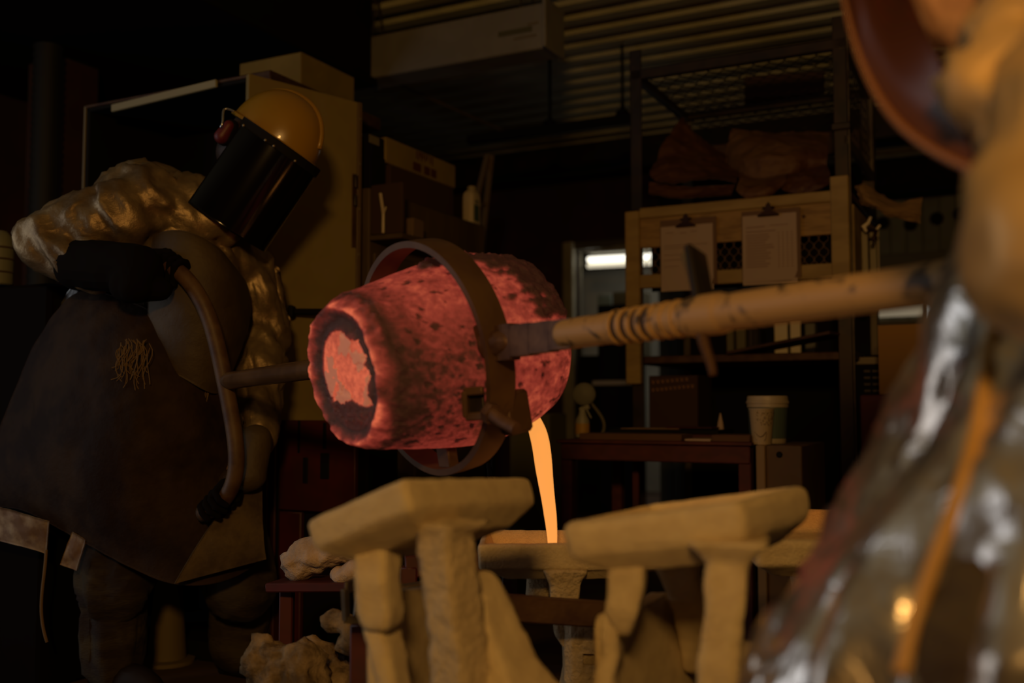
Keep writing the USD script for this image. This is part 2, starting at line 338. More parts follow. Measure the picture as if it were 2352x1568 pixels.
def crucible():
    out = [(0, -.183), (.06, -.183), (.112, -.183), (.127, -.179), (.135, -.168), (.142, -.145), (.149, -.11), (.160, -.06), (.172, .0), (.179, .06), (.178, .12), (.168, .17), (.154, .208), (.150, .214)]
    inn = [(.143, .216), (.136, .208), (.140, .15), (.146, .06), (.140, -.04), (.11, -.12), (.05, -.145), (0, -.147)]
    def dens(P, n):
        P = A_(P); d = np.r_[0, np.cumsum(np.linalg.norm(np.diff(P, axis=0), axis=1))]
        t = np.linspace(0, d[-1], n); return np.c_[np.interp(t, d, P[:, 0]), np.interp(t, d, P[:, 1])]
    po = dens(out, 190); pi = dens(inn, 50)
    S = 300; th = np.arange(S) / S * 2 * math.pi
    prof = np.vstack([po, pi]); x = -pv; y = upv
    d = np.cos(th)[:, None] * x + np.sin(th)[:, None] * y
    rr, ss = prof[:, 0][:, None] * np.ones(S), prof[:, 1][:, None] * np.ones(S)
    up = np.sin(th)[None] * np.ones_like(rr)
    near = -np.cos(th)[None] * np.ones_like(rr)
    P = C0 + ss[..., None] * ax + rr[..., None] * d[None]
    f1 = meshkit.fbm(P * 14, 4, 1); f2 = meshkit.fbm(P * 45, 4, 2); f3 = meshkit.fbm(P * 24, 4, 3)
    nout = len(po); isout = np.zeros_like(rr, bool); isout[:nout] = True
    disc = isout & (ss < -.170)
    f4 = meshkit.fbm(P * 90, 3, 4); g = .70 + .34 * (f1 - .5) + .34 * (f2 - .5) + .30 * (f4 - .5)
    wz = np.clip((.075 - ss) / .06, 0, 1) * np.clip((.55 - up) / .5, 0, 1) * np.clip((up + 1.02) / .25, 0, 1); g -= wz * (.13 + .46 * np.clip((f4 * .55 + f2 * .45 - .46) * 5, 0, 1))
    # pits and flakes: denser towards the bottom end and the lower flank
    w = np.clip((.02 - ss) / .16, 0, 1) * np.clip(.75 - .6 * up, .1, 1)
    f5 = meshkit.fbm(P * 70, 3, 5); pit = np.clip((f5 * .65 + f3 * .35 - .62 + .07 * w) / .05, 0, 1)
    g -= pit * .42
    g -= .20 * w * np.clip((f1 - .42) * 6, 0, 1)
    disp = -.0022 * pit + .002 * (f2 - .5) + .0028 * (f3 - .5)
    # slag over the mouth end: top quarter runs
    runs = meshkit.fbm(np.stack([up * 4 + near * 3, ss * 7, near * 4], -1), 3, 9)
    sl = np.clip((ss - .115 + .13 * (up - .6) + .42 * (runs - .5) + .10 * (f2 - .5)) / .03, 0, 1) * np.clip((up + .05) / .2, 0, 1)
    g -= sl * (.72 - .5 * (f4 - .5)); disp += sl * (.004 + .014 * (f2 - .35) + .010 * (f4 - .5))
    drip = np.clip((ss - .165 + .10 * (runs - .5)) / .03, 0, 1) * isout
    g -= drip * .25 * (f3 > .45)
    # heel: double slag ring and the bright floor
    r = rr
    ring = np.exp(-((ss + .150) / .013) ** 2) * (r > .130)
    groove = np.exp(-((r - .096 - .014 * (f3 - .5)) / .013) ** 2) * (ss < -.165)
    ridge = np.exp(-((r - .122 - .012 * (f3 - .5)) / .006) ** 2) * (ss < -.150)
    g = np.where(ss < -.150, .42 + .8 * (f2 - .5) + .3 * (f4 - .5), g)
    g = g - .34 * ring * (.6 + f2) - .5 * groove + .62 * ridge * np.clip((f3 - .36) * 4, 0, 1)
    g -= .22 * np.exp(-((ss + .118) / .018) ** 2) * isout * (r > .135) * (.4 + f2)
    rc = r + .05 * (f3 - .5)
    lowd = -up * r
    core = disc & (rc < .080)
    g = np.where(core, .93 + .25 * (f1 - .5) + .12 * (f2 - .5), g)
    crust = disc & (r < .100) & (lowd + .03 * (f3 - .5) * 2 > .048)
    g = np.where(crust, .20 + .25 * (f2 - .5), g)
    disp = disp + .011 * ridge * (.3 + f2) - .007 * groove + .012 * ring * (f2 + f4 - 1.0) + np.where(core, -.004, 0) + np.where(crust, .006 * f2, 0)
    patch = core & ~crust & (meshkit.fbm(P * 26, 3, 21) > .52) & (rc > .024)
    inside = ~isout
    g = np.where(inside, 1.0, g)
    P = P + disp[..., None] * (d[None] * np.clip(1 - disc, 0, 1)[..., None] - ax * disc[..., None]) * isout[..., None]
    n = len(prof); idx = np.arange(n * S).reshape(n, S); nx = np.roll(idx, -1, 1)
    q = np.stack([idx[:-1], nx[:-1], nx[1:], idx[1:]], -1).reshape(-1, 4)
    F = np.vstack([q[:, [0, 1, 2]], q[:, [0, 2, 3]]])
    m = trimesh.Trimesh(P.reshape(-1, 3), F, process=False)
    return m, np.clip(g, 0, 1).ravel(), patch, P, d
cm, glow, patch, CP, cd = crucible()
if np.einsum('ij,ij->i', normals(cm), cm.vertices - C0)[:30000].mean() < 0: cm.faces = cm.faces[:, ::-1]
cr = thing("crucible", "red-hot glowing crucible tilted in the iron ring, pouring bright metal", "crucible", C0 - A_([0, 0, .18]))
obj("pot", cm, GLOWM, cr, smooth=True, attr={"glow": glow})
# grey flakes of dross on the heel
fl_, PF = [], CP[patch]
sel = np.argwhere(patch); ok = set(map(tuple, sel)); S = CP.shape[1]; V, F, mp = [], [], {}
for i, j in sel:
    q = [(i, j), (i, (j + 1) % S), (i + 1, (j + 1) % S), (i + 1, j)]
    if all(x in ok for x in q):
        t = []
        for x in q:
            if x not in mp: mp[x] = len(V); V.append(CP[x] - ax * .0025)
            t.append(mp[x])
        F += [(t[0], t[1], t[2]), (t[0], t[2], t[3])]
if F:
    obj("dross_flakes", trimesh.Trimesh(V, F, process=False), mat("dross", (.50, .36, .26), .7, emit=(.30, .055, .03), es=.75), cr, label="grey dross flakes on the glowing heel", kind="stuff")
# melt standing in the pot: level pool at the lip
lip = C0 + ax * .214 - upv * .150
lm = C0 + ax * .205
pool = []
zl = lip[2] + .012
for sgn in (1,):
    pts = []
    for s in np.linspace(.19, .0, 14):
        c = C0 + ax * s; r = .139; hgt = (zl - c[2]) / upv[2]
        if -r < hgt < r:
            w = math.sqrt(r * r - hgt * hgt); pts.append((c + upv * hgt + pv * w, c + upv * hgt - pv * w))
    if len(pts) > 1:
        V = [x for a in pts for x in a]; F = []
        for i in range(len(pts) - 1): F += [(2 * i, 2 * i + 1, 2 * i + 3), (2 * i, 2 * i + 3, 2 * i + 2)]
        Vb = [v - A_([0, 0, .01]) for v in V]; n = len(V)
        F += [(a + n, c + n, b + n) for a, b, c in F]
        obj("melt", trimesh.Trimesh(V + Vb, F, process=False), MELT, cr, label="glowing liquid metal inside the pot")
# stream
st0, st1 = at(1229, 953, 2.02), at(1269, 1262, 2.06)
sp = curve([st0 + ax * -.012, at(1240, 1010, 2.03), at(1250, 1080, 2.04), at(1261, 1160, 2.05), st1], 40)
wd = np.interp(np.linspace(0, 1, 40), [0, .15, .4, .75, 1], [.0145, .0165, .0165, .0135, .008])
wd = wd * (1 + .08 * np.sin(np.linspace(0, 7, 40)))
obj("metal_stream", tube(sp, wd, 16), STREAM, None, smooth=True, label="bright orange stream of molten metal falling into the middle cup", cat="molten metal")

# shank: ring, handles
sk = thing("pouring_shank", "iron ring shank with tan pipe handle carrying the red-hot crucible", "shank", C0 * [1, 1, 0] + A_([0, 0, C0[2] - .25]))
Rr = .212
obj("ring", lathe([(Rr - .006, -.027), (Rr + .006, -.027), (Rr + .007, 0), (Rr + .006, .027), (Rr - .006, .027), (Rr - .006, -.027)], C0 + ax * .0, ax, 120), BAND, sk, smooth=30)
Cr = C0
for k in range(3):
    t = math.radians(-90 + (k - 1) * 100); dd = math.cos(t) * (-pv) + math.sin(t) * upv
    obj("ring_lug", bar(Cr + dd * .168, Cr + dd * (Rr - .004), .04, .022, .003, up=ax), BAND, sk)
hv = A_([.6, -.8, .03])
def hp(t): return C0 + hv * t + A_([0, 0, .008])
# near handle: flattened iron tang, tan pipe with coil, collar
tang = curve([hp(.205), hp(.26), hp(.33), hp(.41)], 5)
ms = []
for i in range(len(tang) - 1):
    h = np.interp(i, [0, 1, 3], [.060, .052, .046])
    ms.append(bar(tang[i], tang[i + 1] + pv * .002, .022, h, 0))
obj("tang", cat_(ms), SHANK, sk)
obj("tang_weld", rough(chain([((hp(.20), .030), (hp(.235), .020))], .006, 4), .003, 60, 3, 5), SHANK, sk, smooth=True)
pr = []
t = .335
pr += [(.0, .383), (.021, .383), (.0235, .395)]
pr += [(.0235, .502)]
for k in range(7):
    o = .506 + k * .0205
    d = .0035 if k < 4 else .002
    pr += [(.0255, o), (.0265, o + .004), (.0255, o + .008), (.0255 - d, o + .009), (.0255 - d, o + .0195)]
pr += [(.0262, .652), (.0275, .658), (.0275, .705), (.0262, .712), (.0238, .718), (.0235, 1.30), (.021, 1.305), (0, 1.305)]
SPOT = mat("scorched_tan_pipe", (.36, .22, .082), .55, c2=(.06, .04, .022), scale=30, lo=.56, hi=.66, detail=2., distort=.6)
pipe = lathe(pr, hp(0), hv, 40)
obj("pipe_handle", pipe, SPOT, sk, smooth=35, label="tan scorched pipe handle with coiled grip")
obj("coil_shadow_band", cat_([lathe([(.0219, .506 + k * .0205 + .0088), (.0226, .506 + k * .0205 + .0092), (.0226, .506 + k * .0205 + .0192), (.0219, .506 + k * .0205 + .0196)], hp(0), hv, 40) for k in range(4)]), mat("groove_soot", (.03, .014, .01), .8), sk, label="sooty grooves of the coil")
cbp = hp(.680)
q0 = at(1596, 574, 1.43); q1 = at(1636, 860, 1.30)
dirb = unit(cbp - q0)
obj("crossbar", bar(q0, cbp, .040, .012, .003, up=(.6, -.6, .3)), BLACKM, sk, label="flat dark crossbar through the handle")
obj("crossbar_stop", bar(at(1573, 582, 1.425), at(1606, 690, 1.37), .010, .014, .002), mat("brass_edge", (.22, .17, .07), .4, .6), sk)
obj("trigger", tube(curve([cbp, at(1618, 790, 1.36), at(1632, 832, 1.36), at(1638, 862, 1.36)], 14), np.linspace(.010, .006, 14), 10), RUST, sk, smooth=True, label="rusty trigger hanging under the handle")
# far handle and hoop grip
far = curve([hp(-.205), hp(-.45), hp(-.75), hp(-1.0)], 24)
obj("far_pipe", tube(far, .023, 20), mat("brown_pipe", (.12, .062, .024), .28, c2=(.08, .04, .016), scale=12), sk, smooth=True)
Zh = float((hp(-1.0) - CAM) @ FW)
hoop = curve([at(372, 604, Zh + .05), at(420, 632, Zh + .02), at(470, 705, Zh), at(500, 800, Zh), at(518, 885, Zh), at(536, 980, Zh), at(543, 1060, Zh), at(532, 1118, Zh + .01), at(500, 1160, Zh + .03), at(462, 1180, Zh + .05)], 60)
obj("hoop_grip", tube(hoop, .0215, 18), mat("hoop_paint", (.11, .06, .022), .55, c2=(.06, .026, .011), scale=14, lo=.45, hi=.65), sk, smooth=True, label="curved tan hoop grip at the far end")
# latch, bolt and square lug below the tang
L0 = Cr + ax * .0 + pv * 0
br0 = at(1085, 928, 1.73)
obj("bracket", cat_([bar(at(1068, 898, 1.74), at(1072, 958, 1.745), .010, .016, .002), bar(at(1068, 900, 1.74), at(1110, 896, 1.72), .010, .014, .002), bar(at(1072, 957, 1.745), at(1112, 955, 1.72), .010, .014, .002)]), BAND, sk)
obj("bracket_plate", bar(at(1074, 928, 1.752), at(1112, 926, 1.735), .006, .05, .001), BLACKM, sk)
obj("bolt", tube([at(1130, 950, 1.70), at(1158, 970, 1.68), at(1186, 985, 1.66)], [.013, .011, .0105], 14), SHANK, sk, smooth=30)
obj("bolt_head", lathe([(0, 0), (.019, 0), (.019, .014), (0, .014)], at(1134, 952, 1.70), unit(at(1120, 945, 1.71) - at(1186, 985, 1.66)), 6), SHANK, sk, smooth=False)
obj("clamp_lug", box(at(1182, 946, 1.79), (.055, .03, .075), [ax, pv, upv], .006), BAND, sk)

# ================================================================ ceramic shell moulds
def basin(B, e1, e2, l1, l2, hgt, wall=.016, taper=.12, edge=.012, seed=0, rnd_=.012):
    """shallow pouring basin with rounded rim; B near corner of the top rim, e1, e2 along its sides"""
    e1, e2 = unit(e1), unit(e2); n = unit(np.cross(e1, e2)); n = n if n[2] > 0 else -n
    c = B + e1 * l1 / 2 + e2 * l2 / 2
    def ringp(x, y, z): return [c + e1 * sx * x + e2 * sy * y - n * z for sx in (-1, 1) for sy in (-1, 1)]
    r = rnd_
    ins = lambda x, y, z: [sph(p, r, 14) for p in ringp(x - r, y - r, z)]
    outer = m3.Manifold.batch_hull(ins(l1 / 2, l2 / 2, r) + ins(l1 / 2 * .99, l2 / 2 * .99, hgt - r))
    low = m3.Manifold.batch_hull(ins(l1 / 2 * .97, l2 / 2 * .97, hgt * .8) + ins(l1 / 2 * (1 - taper * 2.2), l2 / 2 * (1 - taper * 2.2), hgt * 1.25))
    cav = hullpts(ringp(l1 / 2 - wall, l2 / 2 - wall, -.02) + ringp(l1 / 2 - wall, l2 / 2 - wall, .0) + ringp(l1 / 2 - wall * 2.2, l2 / 2 - wall * 2.2, hgt * .78))
    m = (outer + low - cav).refine_to_length(edge)
    v, f, _ = meshkit.arrays(m); t = trimesh.Trimesh(v, f, process=True)
    t = trimesh.smoothing.filter_taubin(t, .5, .53, 6)
    return rough(t, .0016, 55, 3, seed), c, n, e1, e2
def leg(pts, seed=0, edge=.012, amp=.0035, sc=38, flat=None):
    ms = []
    for a, b in links(*pts): ms.append((a, b))
    t = chain(ms, edge, 5, seg=16)
    return rough(t, amp, sc, 3, seed)
def sq(p, w, d, fx, fy):
    return [p + fx * i * w / 2 + fy * j * d / 2 for i in (-1, 1) for j in (-1, 1)]
def sqleg(stations, edge=.012, seed=0, amp=.003, sc=40, it=6, fx=None, fy=None):
    """square-ish sprue through stations (point, width, depth)"""
    fx = unit(fx if fx is not None else (1, 0, 0)); fy = unit(fy if fy is not None else (0, 1, 0))
    ms = [hullpts(sq(p, w, d, fx, fy) + sq(q, w2, d2, fx, fy)) for (p, w, d), (q, w2, d2) in links(*stations)]
    m = m3.Manifold.batch_boolean(ms, m3.OpType.Add).refine_to_length(edge)
    v, f, _ = meshkit.arrays(m); t = trimesh.smoothing.filter_taubin(trimesh.Trimesh(v, f, process=True), .5, .53, it)
    return rough(t, amp, sc, 3, seed)
def plate(poly, thick, back, edge=.014, seed=0, amp=.002, sc=30, it=6):
    back = unit(back); n = len(poly); P = A_(poly)
    # triangulate as convex pieces fan
    ms = [hullpts([P[0], P[i], P[i + 1], P[0] + back * thick, P[i] + back * thick, P[i + 1] + back * thick]) for i in range(1, n - 1)]
    m = m3.Manifold.batch_boolean(ms, m3.OpType.Add).refine_to_length(edge)
    v, f, _ = meshkit.arrays(m); t = trimesh.smoothing.filter_taubin(trimesh.Trimesh(v, f, process=True), .5, .53, it)
    return rough(t, amp, sc, 3, seed)

# left mould, tilted pouring basin whose underside shows
B = at(925, 1094, 1.27)
ml = thing("shell_mold", "sand-coloured ceramic shell mold with steeply tilted basin, left of the stream", "mold", A_([-.08, 1.38, .22]))
e1 = at(1219, 1092, 1.56) - B; e2 = at(712, 1190, 1.36) - B
bm_, c, n, e1, e2 = basin(B, e1, e2, .335, .186, .046, seed=1)
obj("pouring_basin", bm_, SHELL, ml, smooth=True)
fx1 = unit((.93, -.37, 0)); fy1 = unit((.37, .93, 0))
g1 = [(at(872, 1212, 1.40), .075, .06), (at(866, 1240, 1.38), .050, .045), (at(868, 1330, 1.36), .046, .045), (at(876, 1400, 1.36), .050, .05), (at(880, 1440, 1.36), .036, .05)]
obj("sprue_leg", sqleg(g1, seed=2, fx=fx1, fy=fy1), SHELL, ml, smooth=True)
g1b = [(at(845, 1345, 1.38), .022, .04), (at(866, 1410, 1.38), .030, .05), (at(890, 1490, 1.36), .030, .05), (at(906, 1568, 1.35), .028, .05), (A_([*at(915, 1740, 1.34)[:2], .222]), .028, .05)]
obj("edge_rib", sqleg(g1b, seed=3, fx=fx1, fy=fy1, amp=.004), SHELL, ml, smooth=True)
fx2, fy2 = unit((.80, -.60, 0)), unit((.60, .80, 0))
g2 = [(at(1026, 1196, 1.33), .085, .085), (at(1024, 1232, 1.32), .052, .060), (at(1034, 1320, 1.31), .050, .058), (at(1050, 1450, 1.30), .050, .06), (at(1062, 1568, 1.30), .056, .062), (A_([*at(1075, 1740, 1.30)[:2], .222]), .07, .07)]
obj("sprue_leg", sqleg(g2, seed=4, fx=fx2, fy=fy2, amp=.005, sc=55, it=4), SHELLR, ml, smooth=True)
g3 = [(at(1092, 1315, 1.36), .018, .05), (at(1110, 1360, 1.36), .035, .06), (at(1128, 1430, 1.35), .045, .07), (at(1150, 1510, 1.34), .060, .08), (at(1180, 1590, 1.33), .10, .1), (A_([*at(1210, 1740, 1.33)[:2], .222]), .14, .12)]
obj("side_fin", sqleg(g3, seed=5, fx=fx2, fy=fy2, amp=.005), SHELL, ml, smooth=True)
obj("shell_panel", plate([at(884, 1362, 1.40), at(1030, 1345, 1.66), A_([*at(1062, 1600, 1.66)[:2], .222]), A_([*at(900, 1600, 1.37)[:2], .222])], .03, (-1, .25, 0), seed=6), SHELL, ml, smooth=True)
# right mould
N = at(1702, 1150, 1.20)
mr = thing("shell_mold", "sand-coloured ceramic shell mold with level-edged basin, right of the stream and nearest", "mold", A_([.16, 1.3, .22]))
e1 = at(1283, 1203, 1.27) - N; e2 = at(1860, 1111, 1.37) - N
bm_, c, n, e1, e2 = basin(N, e1, e2, .228, .215, .046, seed=11, rnd_=.014)
obj("pouring_basin", bm_, SHELL, mr, smooth=True)
obj("melt", box(c - n * .036, (.19, .155, .008), [e1, e2, n], 0), mat("skinned_melt", (.2, .06, .03), .5, emit=(1, .36, .07), es=.55), mr, label="cooling metal in the basin")
fxr, fyr = unit((.97, -.25, 0)), unit((.25, .97, 0))
r1 = [(at(1452, 1256, 1.30), .062, .06), (at(1447, 1285, 1.29), .045, .05), (at(1440, 1350, 1.29), .044, .05), (at(1433, 1400, 1.29), .040, .05), (at(1436, 1450, 1.30), .018, .045)]
obj("sprue_leg", sqleg(r1, seed=12, fx=fxr, fy=fyr), SHELL, mr, smooth=True)
r1b = [(at(1402, 1405, 1.30), .018, .04), (at(1404, 1450, 1.30), .023, .05), (at(1408, 1500, 1.30), .022, .05), (at(1392, 1545, 1.30), .026, .05), (at(1400, 1620, 1.29), .026, .05), (A_([*at(1405, 1760, 1.29)[:2], .222]), .03, .05)]
obj("edge_rib", sqleg(r1b, seed=13, fx=fxr, fy=fyr), SHELL, mr, smooth=True)
r2 = [(at(1676, 1235, 1.24), .095, .11), (at(1672, 1285, 1.23), .050, .060), (at(1665, 1400, 1.22), .047, .058), (at(1655, 1500, 1.22), .047, .058), (at(1648, 1600, 1.22), .050, .06), (A_([*at(1640, 1800, 1.22)[:2], .222]), .06, .07)]
obj("sprue_leg", sqleg(r2, seed=14, fx=fxr, fy=fyr), SHELL, mr, smooth=True)
r3 = [(at(1540, 1240, 1.44), .07, .05), (at(1562, 1320, 1.47), .055, .05), (at(1590, 1400, 1.52), .052, .05), (A_([*at(1620, 1500, 1.58)[:2], .40]), .06, .05)]
obj("sprue_leg", sqleg(r3, seed=15, fx=fxr, fy=fyr), SHELL, mr, smooth=True)
obj("shell_panel", plate([at(1415, 1420, 1.33), at(1480, 1395, 1.43), at(1530, 1365, 1.53), at(1650, 1360, 1.80), A_([*at(1690, 1600, 1.80)[:2], .222]), A_([*at(1410, 1600, 1.31)[:2], .222])], .03, (-.9, .42, 0), seed=16), SHELL, mr, smooth=True)
r4 = [(at(1722, 1475, 1.36), .03, .03), (at(1722, 1530, 1.36), .035, .04), (A_([*at(1720, 1700, 1.34)[:2], .222]), .04, .05)]
obj("edge_rib", sqleg(r4, seed=17, fx=fxr, fy=fyr), SHELL, mr, smooth=True)
# middle mould under the stream
Mq = at(1097, 1250, 1.93)
mm = thing("shell_mold", "sand-coloured ceramic shell mold with basin catching the metal stream", "mold", A_([.1, 2.03, .22]))
bm_, c, n, e1, e2 = basin(Mq, (1, .02, .0), (.02, 1, .0), .345, .235, .050, seed=21, rnd_=.008, wall=.013)
obj("pouring_basin", bm_, SHELL, mm, smooth=True)
obj("melt", box(c - n * .035, (.295, .185, .006), [e1, e2, n], 0), MELT, mm, label="liquid metal filling the basin")
fxm, fym = A_([1., 0, 0]), A_([0, 1., 0])
k1 = [(at(1296, 1302, 1.97), .085, .08), (at(1296, 1340, 1.97), .058, .06), (at(1296, 1400, 1.97), .050, .055), (at(1310, 1450, 1.97), .06, .06), (at(1335, 1480, 1.97), .075, .06)]
obj("sprue_leg", sqleg(k1, seed=22), SHELLR, mm, smooth=True)
k2 = [(at(1238, 1305, 2.07), .05, .05), (at(1235, 1375, 2.07), .045, .05)]
obj("sprue_leg", sqleg(k2, seed=23), SHELLR, mm, smooth=True)
blk = box(A_([*at(1345, 1560, 1.97)[:2], .318]), (.085, .10, .19), [fxm, fym, Z_], .012)
hole = box(at(1352, 1512, 1.93), (.022, .09, .020), [fxm, fym, Z_], 0)
mf = m3.Manifold(m3.Mesh(np.float32(blk.vertices), np.uint32(blk.faces))) - m3.Manifold(m3.Mesh(np.float32(hole.vertices), np.uint32(hole.faces)))
v, f, _ = meshkit.arrays(mf.refine_to_length(.012)); obj("shell_block", rough(trimesh.Trimesh(v, f, process=True), .003, 40, 3, 24), SHELLR, mm, smooth=50)
k3 = [(at(1340, 1440, 1.97), .05, .05), (A_([*at(1340, 1640, 1.97)[:2], .222]), .10, .10)]
obj("mold_foot", sqleg(k3, seed=25), SHELLR, mm, smooth=True)
# fourth basin at the right, glowing
mo = thing("shell_mold", "ceramic shell mold filled with glowing metal, half hidden behind the foreground person", "mold", A_([.6, 1.95, .22]))
Q = at(1735, 1242, 1.78)
bm_, c, n, e1, e2 = basin(Q, (1, .0, .0), (.0, 1, .10), .27, .29, .05, seed=31)
obj("pouring_basin", bm_, SHELL, mo, smooth=True)
obj("melt", box(c - n * .036 - e2 * .07, (.21, .11, .006), [e1, e2, n], 0), mat("bright_melt", (.2, .05, .02), .4, emit=(1, .34, .06), es=8.), mo, label="liquid metal filling the basin")
cc = c
obj("sprue_leg", sqleg([(cc - A_([0, 0, .05]), .10, .09), (cc - A_([0, 0, .10]), .06, .06), (cc - A_([0, 0, .33]), .07, .07), (A_([cc[0], cc[1], .24]), .1, .1)], seed=32), SHELLR, mo, smooth=True)
# bed the moulds stand on
bed = thing("casting_bed", "low dark steel casting bed under the shell molds", "casting bed", A_([.2, 1.7, 0]))
obj("deck_plate", box(A_([.32, 1.75, .195]), (1.10, 1.25, .05), [RI, (0, 1, 0), Z_], .006), RUST, bed)
for x in (-.19, .83):
    for y in (1.17, 2.33): obj("leg", box(A_([x, y, .085]), (.05, .05, .17), [RI, (0, 1, 0), Z_], .004), RUST, bed)
# rack bars around the moulds
rk = thing("mold_rack", "rusty angle-iron rack standing behind the shell molds", "rack", A_([-.1, 1.95, .22]))
obj("rail", bar(at(1045, 1386, 1.80), at(1410, 1412, 1.86), .03, .045, .003), RUST, rk)
obj("rail", bar(at(930, 1300, 2.10), at(1180, 1283, 2.14), .035, .045, .003), REDP, rk)
obj("rail", bar(at(915, 1352, 1.95), at(1060, 1330, 2.0), .03, .012, .002), ANGLE, rk)
def angle(p, q, s, up=(0, 0, 1)):
    return cat_([bar(p, q, s, .006, .001, up), bar(p + A_(up) * s / 2, q + A_(up) * s / 2, .006, s, .001, up)])
pA = at(792, 1394, 1.72)
obj("angle_end", cat_([bar(at(792, 1352, 1.72), at(795, 1424, 1.72), .010, .012, .001), bar(at(790, 1422, 1.72), at(850, 1424, 1.72), .008, .012, .001), bar(at(795, 1350, 1.72), at(850, 1325, 1.9), .006, .02, .001), bar(at(815, 1388, 1.76), at(850, 1388, 1.78), .006, .06, .001)]), ANGLE, rk)
for px, Z in ((830, 1.80), (1140, 1.84), (1408, 1.88)):
    p0 = at(px, 1430 if px < 900 else 1405, Z); obj("post", bar(p0, A_([p0[0], p0[1], .22]), .035, .035, .003), REDP if px < 900 else BLACKM, rk)
for px, py, Z in ((940, 1300, 2.10), (1172, 1284, 2.14)):
    p0 = at(px, py, Z); obj("post", bar(p0, A_([p0[0], p0[1], .22]), .035, .035, .003), REDP, rk)
# ================================================================ left side: cabinet, boxes, shelf
CARD = mat("cardboard", (.25, .18, .045), .85, c2=(.21, .15, .035), scale=6)
CARDD = mat("dark_cardboard", (.045, .020, .010), .85)
BEIGE = mat("beige_door_paint", (.26, .20, .06), .7, c2=(.22, .165, .05), scale=3)
WOODB = mat("brown_wood", (.095, .06, .022), .7, c2=(.055, .032, .013), scale=5, stretch=(1, 1, .2))
PRINT = mat("dark_red_print", (.07, .012, .01), .8)
PLAST = mat("white_plastic", (.50, .42, .30), .45)
bF = float(at(570, 400, 3.3) @ V_)
aR = float(at(570, 400, 3.3) @ U_); aLc = float(on_b(193, 400, bF) @ U_)
zT = at(570, 168, 3.3)[2]
kc = thing("storage_cabinet", "tall black storage cabinet with beige door swung open behind the stooping worker", "cabinet", W((aR + aLc) / 2, bF, 0))
obj("carcass", cat_([rbox(aLc, aLc + .02, bF, bF + .44, 0, zT, .003), rbox(aR - .02, aR, bF, bF + .44, 0, zT, .003), rbox(aLc, aR, bF, bF + .44, zT - .02, zT, .003), rbox(aLc, aR, bF + .41, bF + .44, 0, zT, .003), rbox(aLc, aR, bF, bF + .44, 0, .06, .003)]), BLACK, kc)
PALE = mat("pale_edge", (.16, .13, .07), .6)
obj("edge_trim", rbox(aLc - .004, aLc + .006, bF - .006, bF + .004, 0, zT, .002), PALE, kc, label="thin pale left edge")
obj("edge_trim", rbox(aLc, aR, bF - .006, bF + .002, zT - .008, zT + .002, .002), RUST, kc)
p, q = on_b(258, 244, bF - .012), on_b(498, 186, bF - .012)
obj("label_strip", bar(p + A_([0, 0, -.008]), q + A_([0, 0, -.008]), .012, .026, .002), mat("pale_strip", (.30, .27, .15), .6), kc, label="pale strip under the top edge")
obj("inner_shelf", rbox(aLc + .02, aR - .02, bF + .05, bF + .41, 1.05, 1.07, 0), BLACK, kc)
dA = at(570, 170, 3.3); dB = at(829, 243, 3.62)
dA[2] = dB[2] = zT; dd = unit((dB - dA) * [1, 1, 0]); dn = unit(np.cross(dd, Z_)); Ld = np.linalg.norm((dB - dA)[:2])
dn = dn if dn @ (CAM - dA) > 0 else -dn
d0 = (dA * [1, 1, 0]) + dd * .004
def dbox(s0, s1, z0, z1, t0, t1, bev=.002): return box(d0 + dd * (s0 + s1) / 2 + dn * (t0 + t1) / 2 + Z_ * (z0 + z1) / 2, (s1 - s0, t1 - t0, z1 - z0), [dd, dn, Z_], bev)
obj("door", dbox(0, Ld - .018, .72, zT, -.02, 0, .002), BEIGE, kc, label="beige painted door standing open")
obj("door_lower_panel", dbox(0, Ld - .018, .60, .715, -.02, 0, .002), BEIGE, kc)
obj("door_lower_panel", dbox(0, Ld - .018, .05, .592, -.02, 0, .002), BEIGE, kc)
obj("door_edge", dbox(Ld - .018, Ld, .05, zT, -.022, .004, .002), mat("door_edge_wood", (.12, .075, .03), .6), kc)
zl0, zl1 = at(806, 572, 3.6)[2], at(806, 402, 3.6)[2]
obj("latch", dbox(Ld - .040, Ld - .022, zl0, zl1, 0, .004, .001), RUST, kc, label="long rusty latch plate on the door edge")
obj("latch_handle", cat_([dbox(Ld - .036, Ld - .024, zl1 - .05, zl1 - .005, .004, .016, .002), dbox(Ld - .036, Ld - .024, zl1 - .115, zl1 - .075, .004, .014, .002)]), BLACKM, kc)
for k in range(6): 
    zc = zT - .06 - k * .16
    obj("bolt", lathe([(0, .004), (.004, .003), (.005, 0)], d0 + dd * (Ld - .009) + dn * .004 + Z_ * zc, dn, 10), PALE, kc)
# black rod across the door
p, q = at(668, 716, 3.35), at(740, 716, 3.40)
obj("door_bolt", cat_([tube([p, q], .011, 12), bar(p - A_([.004, 0, 0]), p + A_([.012, 0, 0]), .05, .04, .003)]), BLACK, kc)
# boxes on the cabinet
b, _ = side_box(692, 815, 118, 180, -2.40, .30, .004, z0=zT + .05)
obj("cardboard_box", b, CARD, None, label="flat brown cardboard box on top of the black cabinet", cat="box")
b = rbox(aLc + .4, aR - .0, bF + .10, bF + .75, zT, zT + .05, .004)
obj("plank", b, RUST, None, label="dark reddish plank lying on the black cabinet under the cardboard box", cat="plank")
hood = thing("exhaust_hood", "wide black exhaust hood hung under the ceiling at the upper left", "hood", W(-3.4, 3.4, 2.34))
obj("canopy", rbox(AL + .02, -2.76, 2.35, 3.95, 2.36, 2.78, .01), BLACK, hood); obj("rim", rbox(AL + .02, -2.74, 2.33, 3.97, 2.33, 2.37, .006), BLACK, hood)
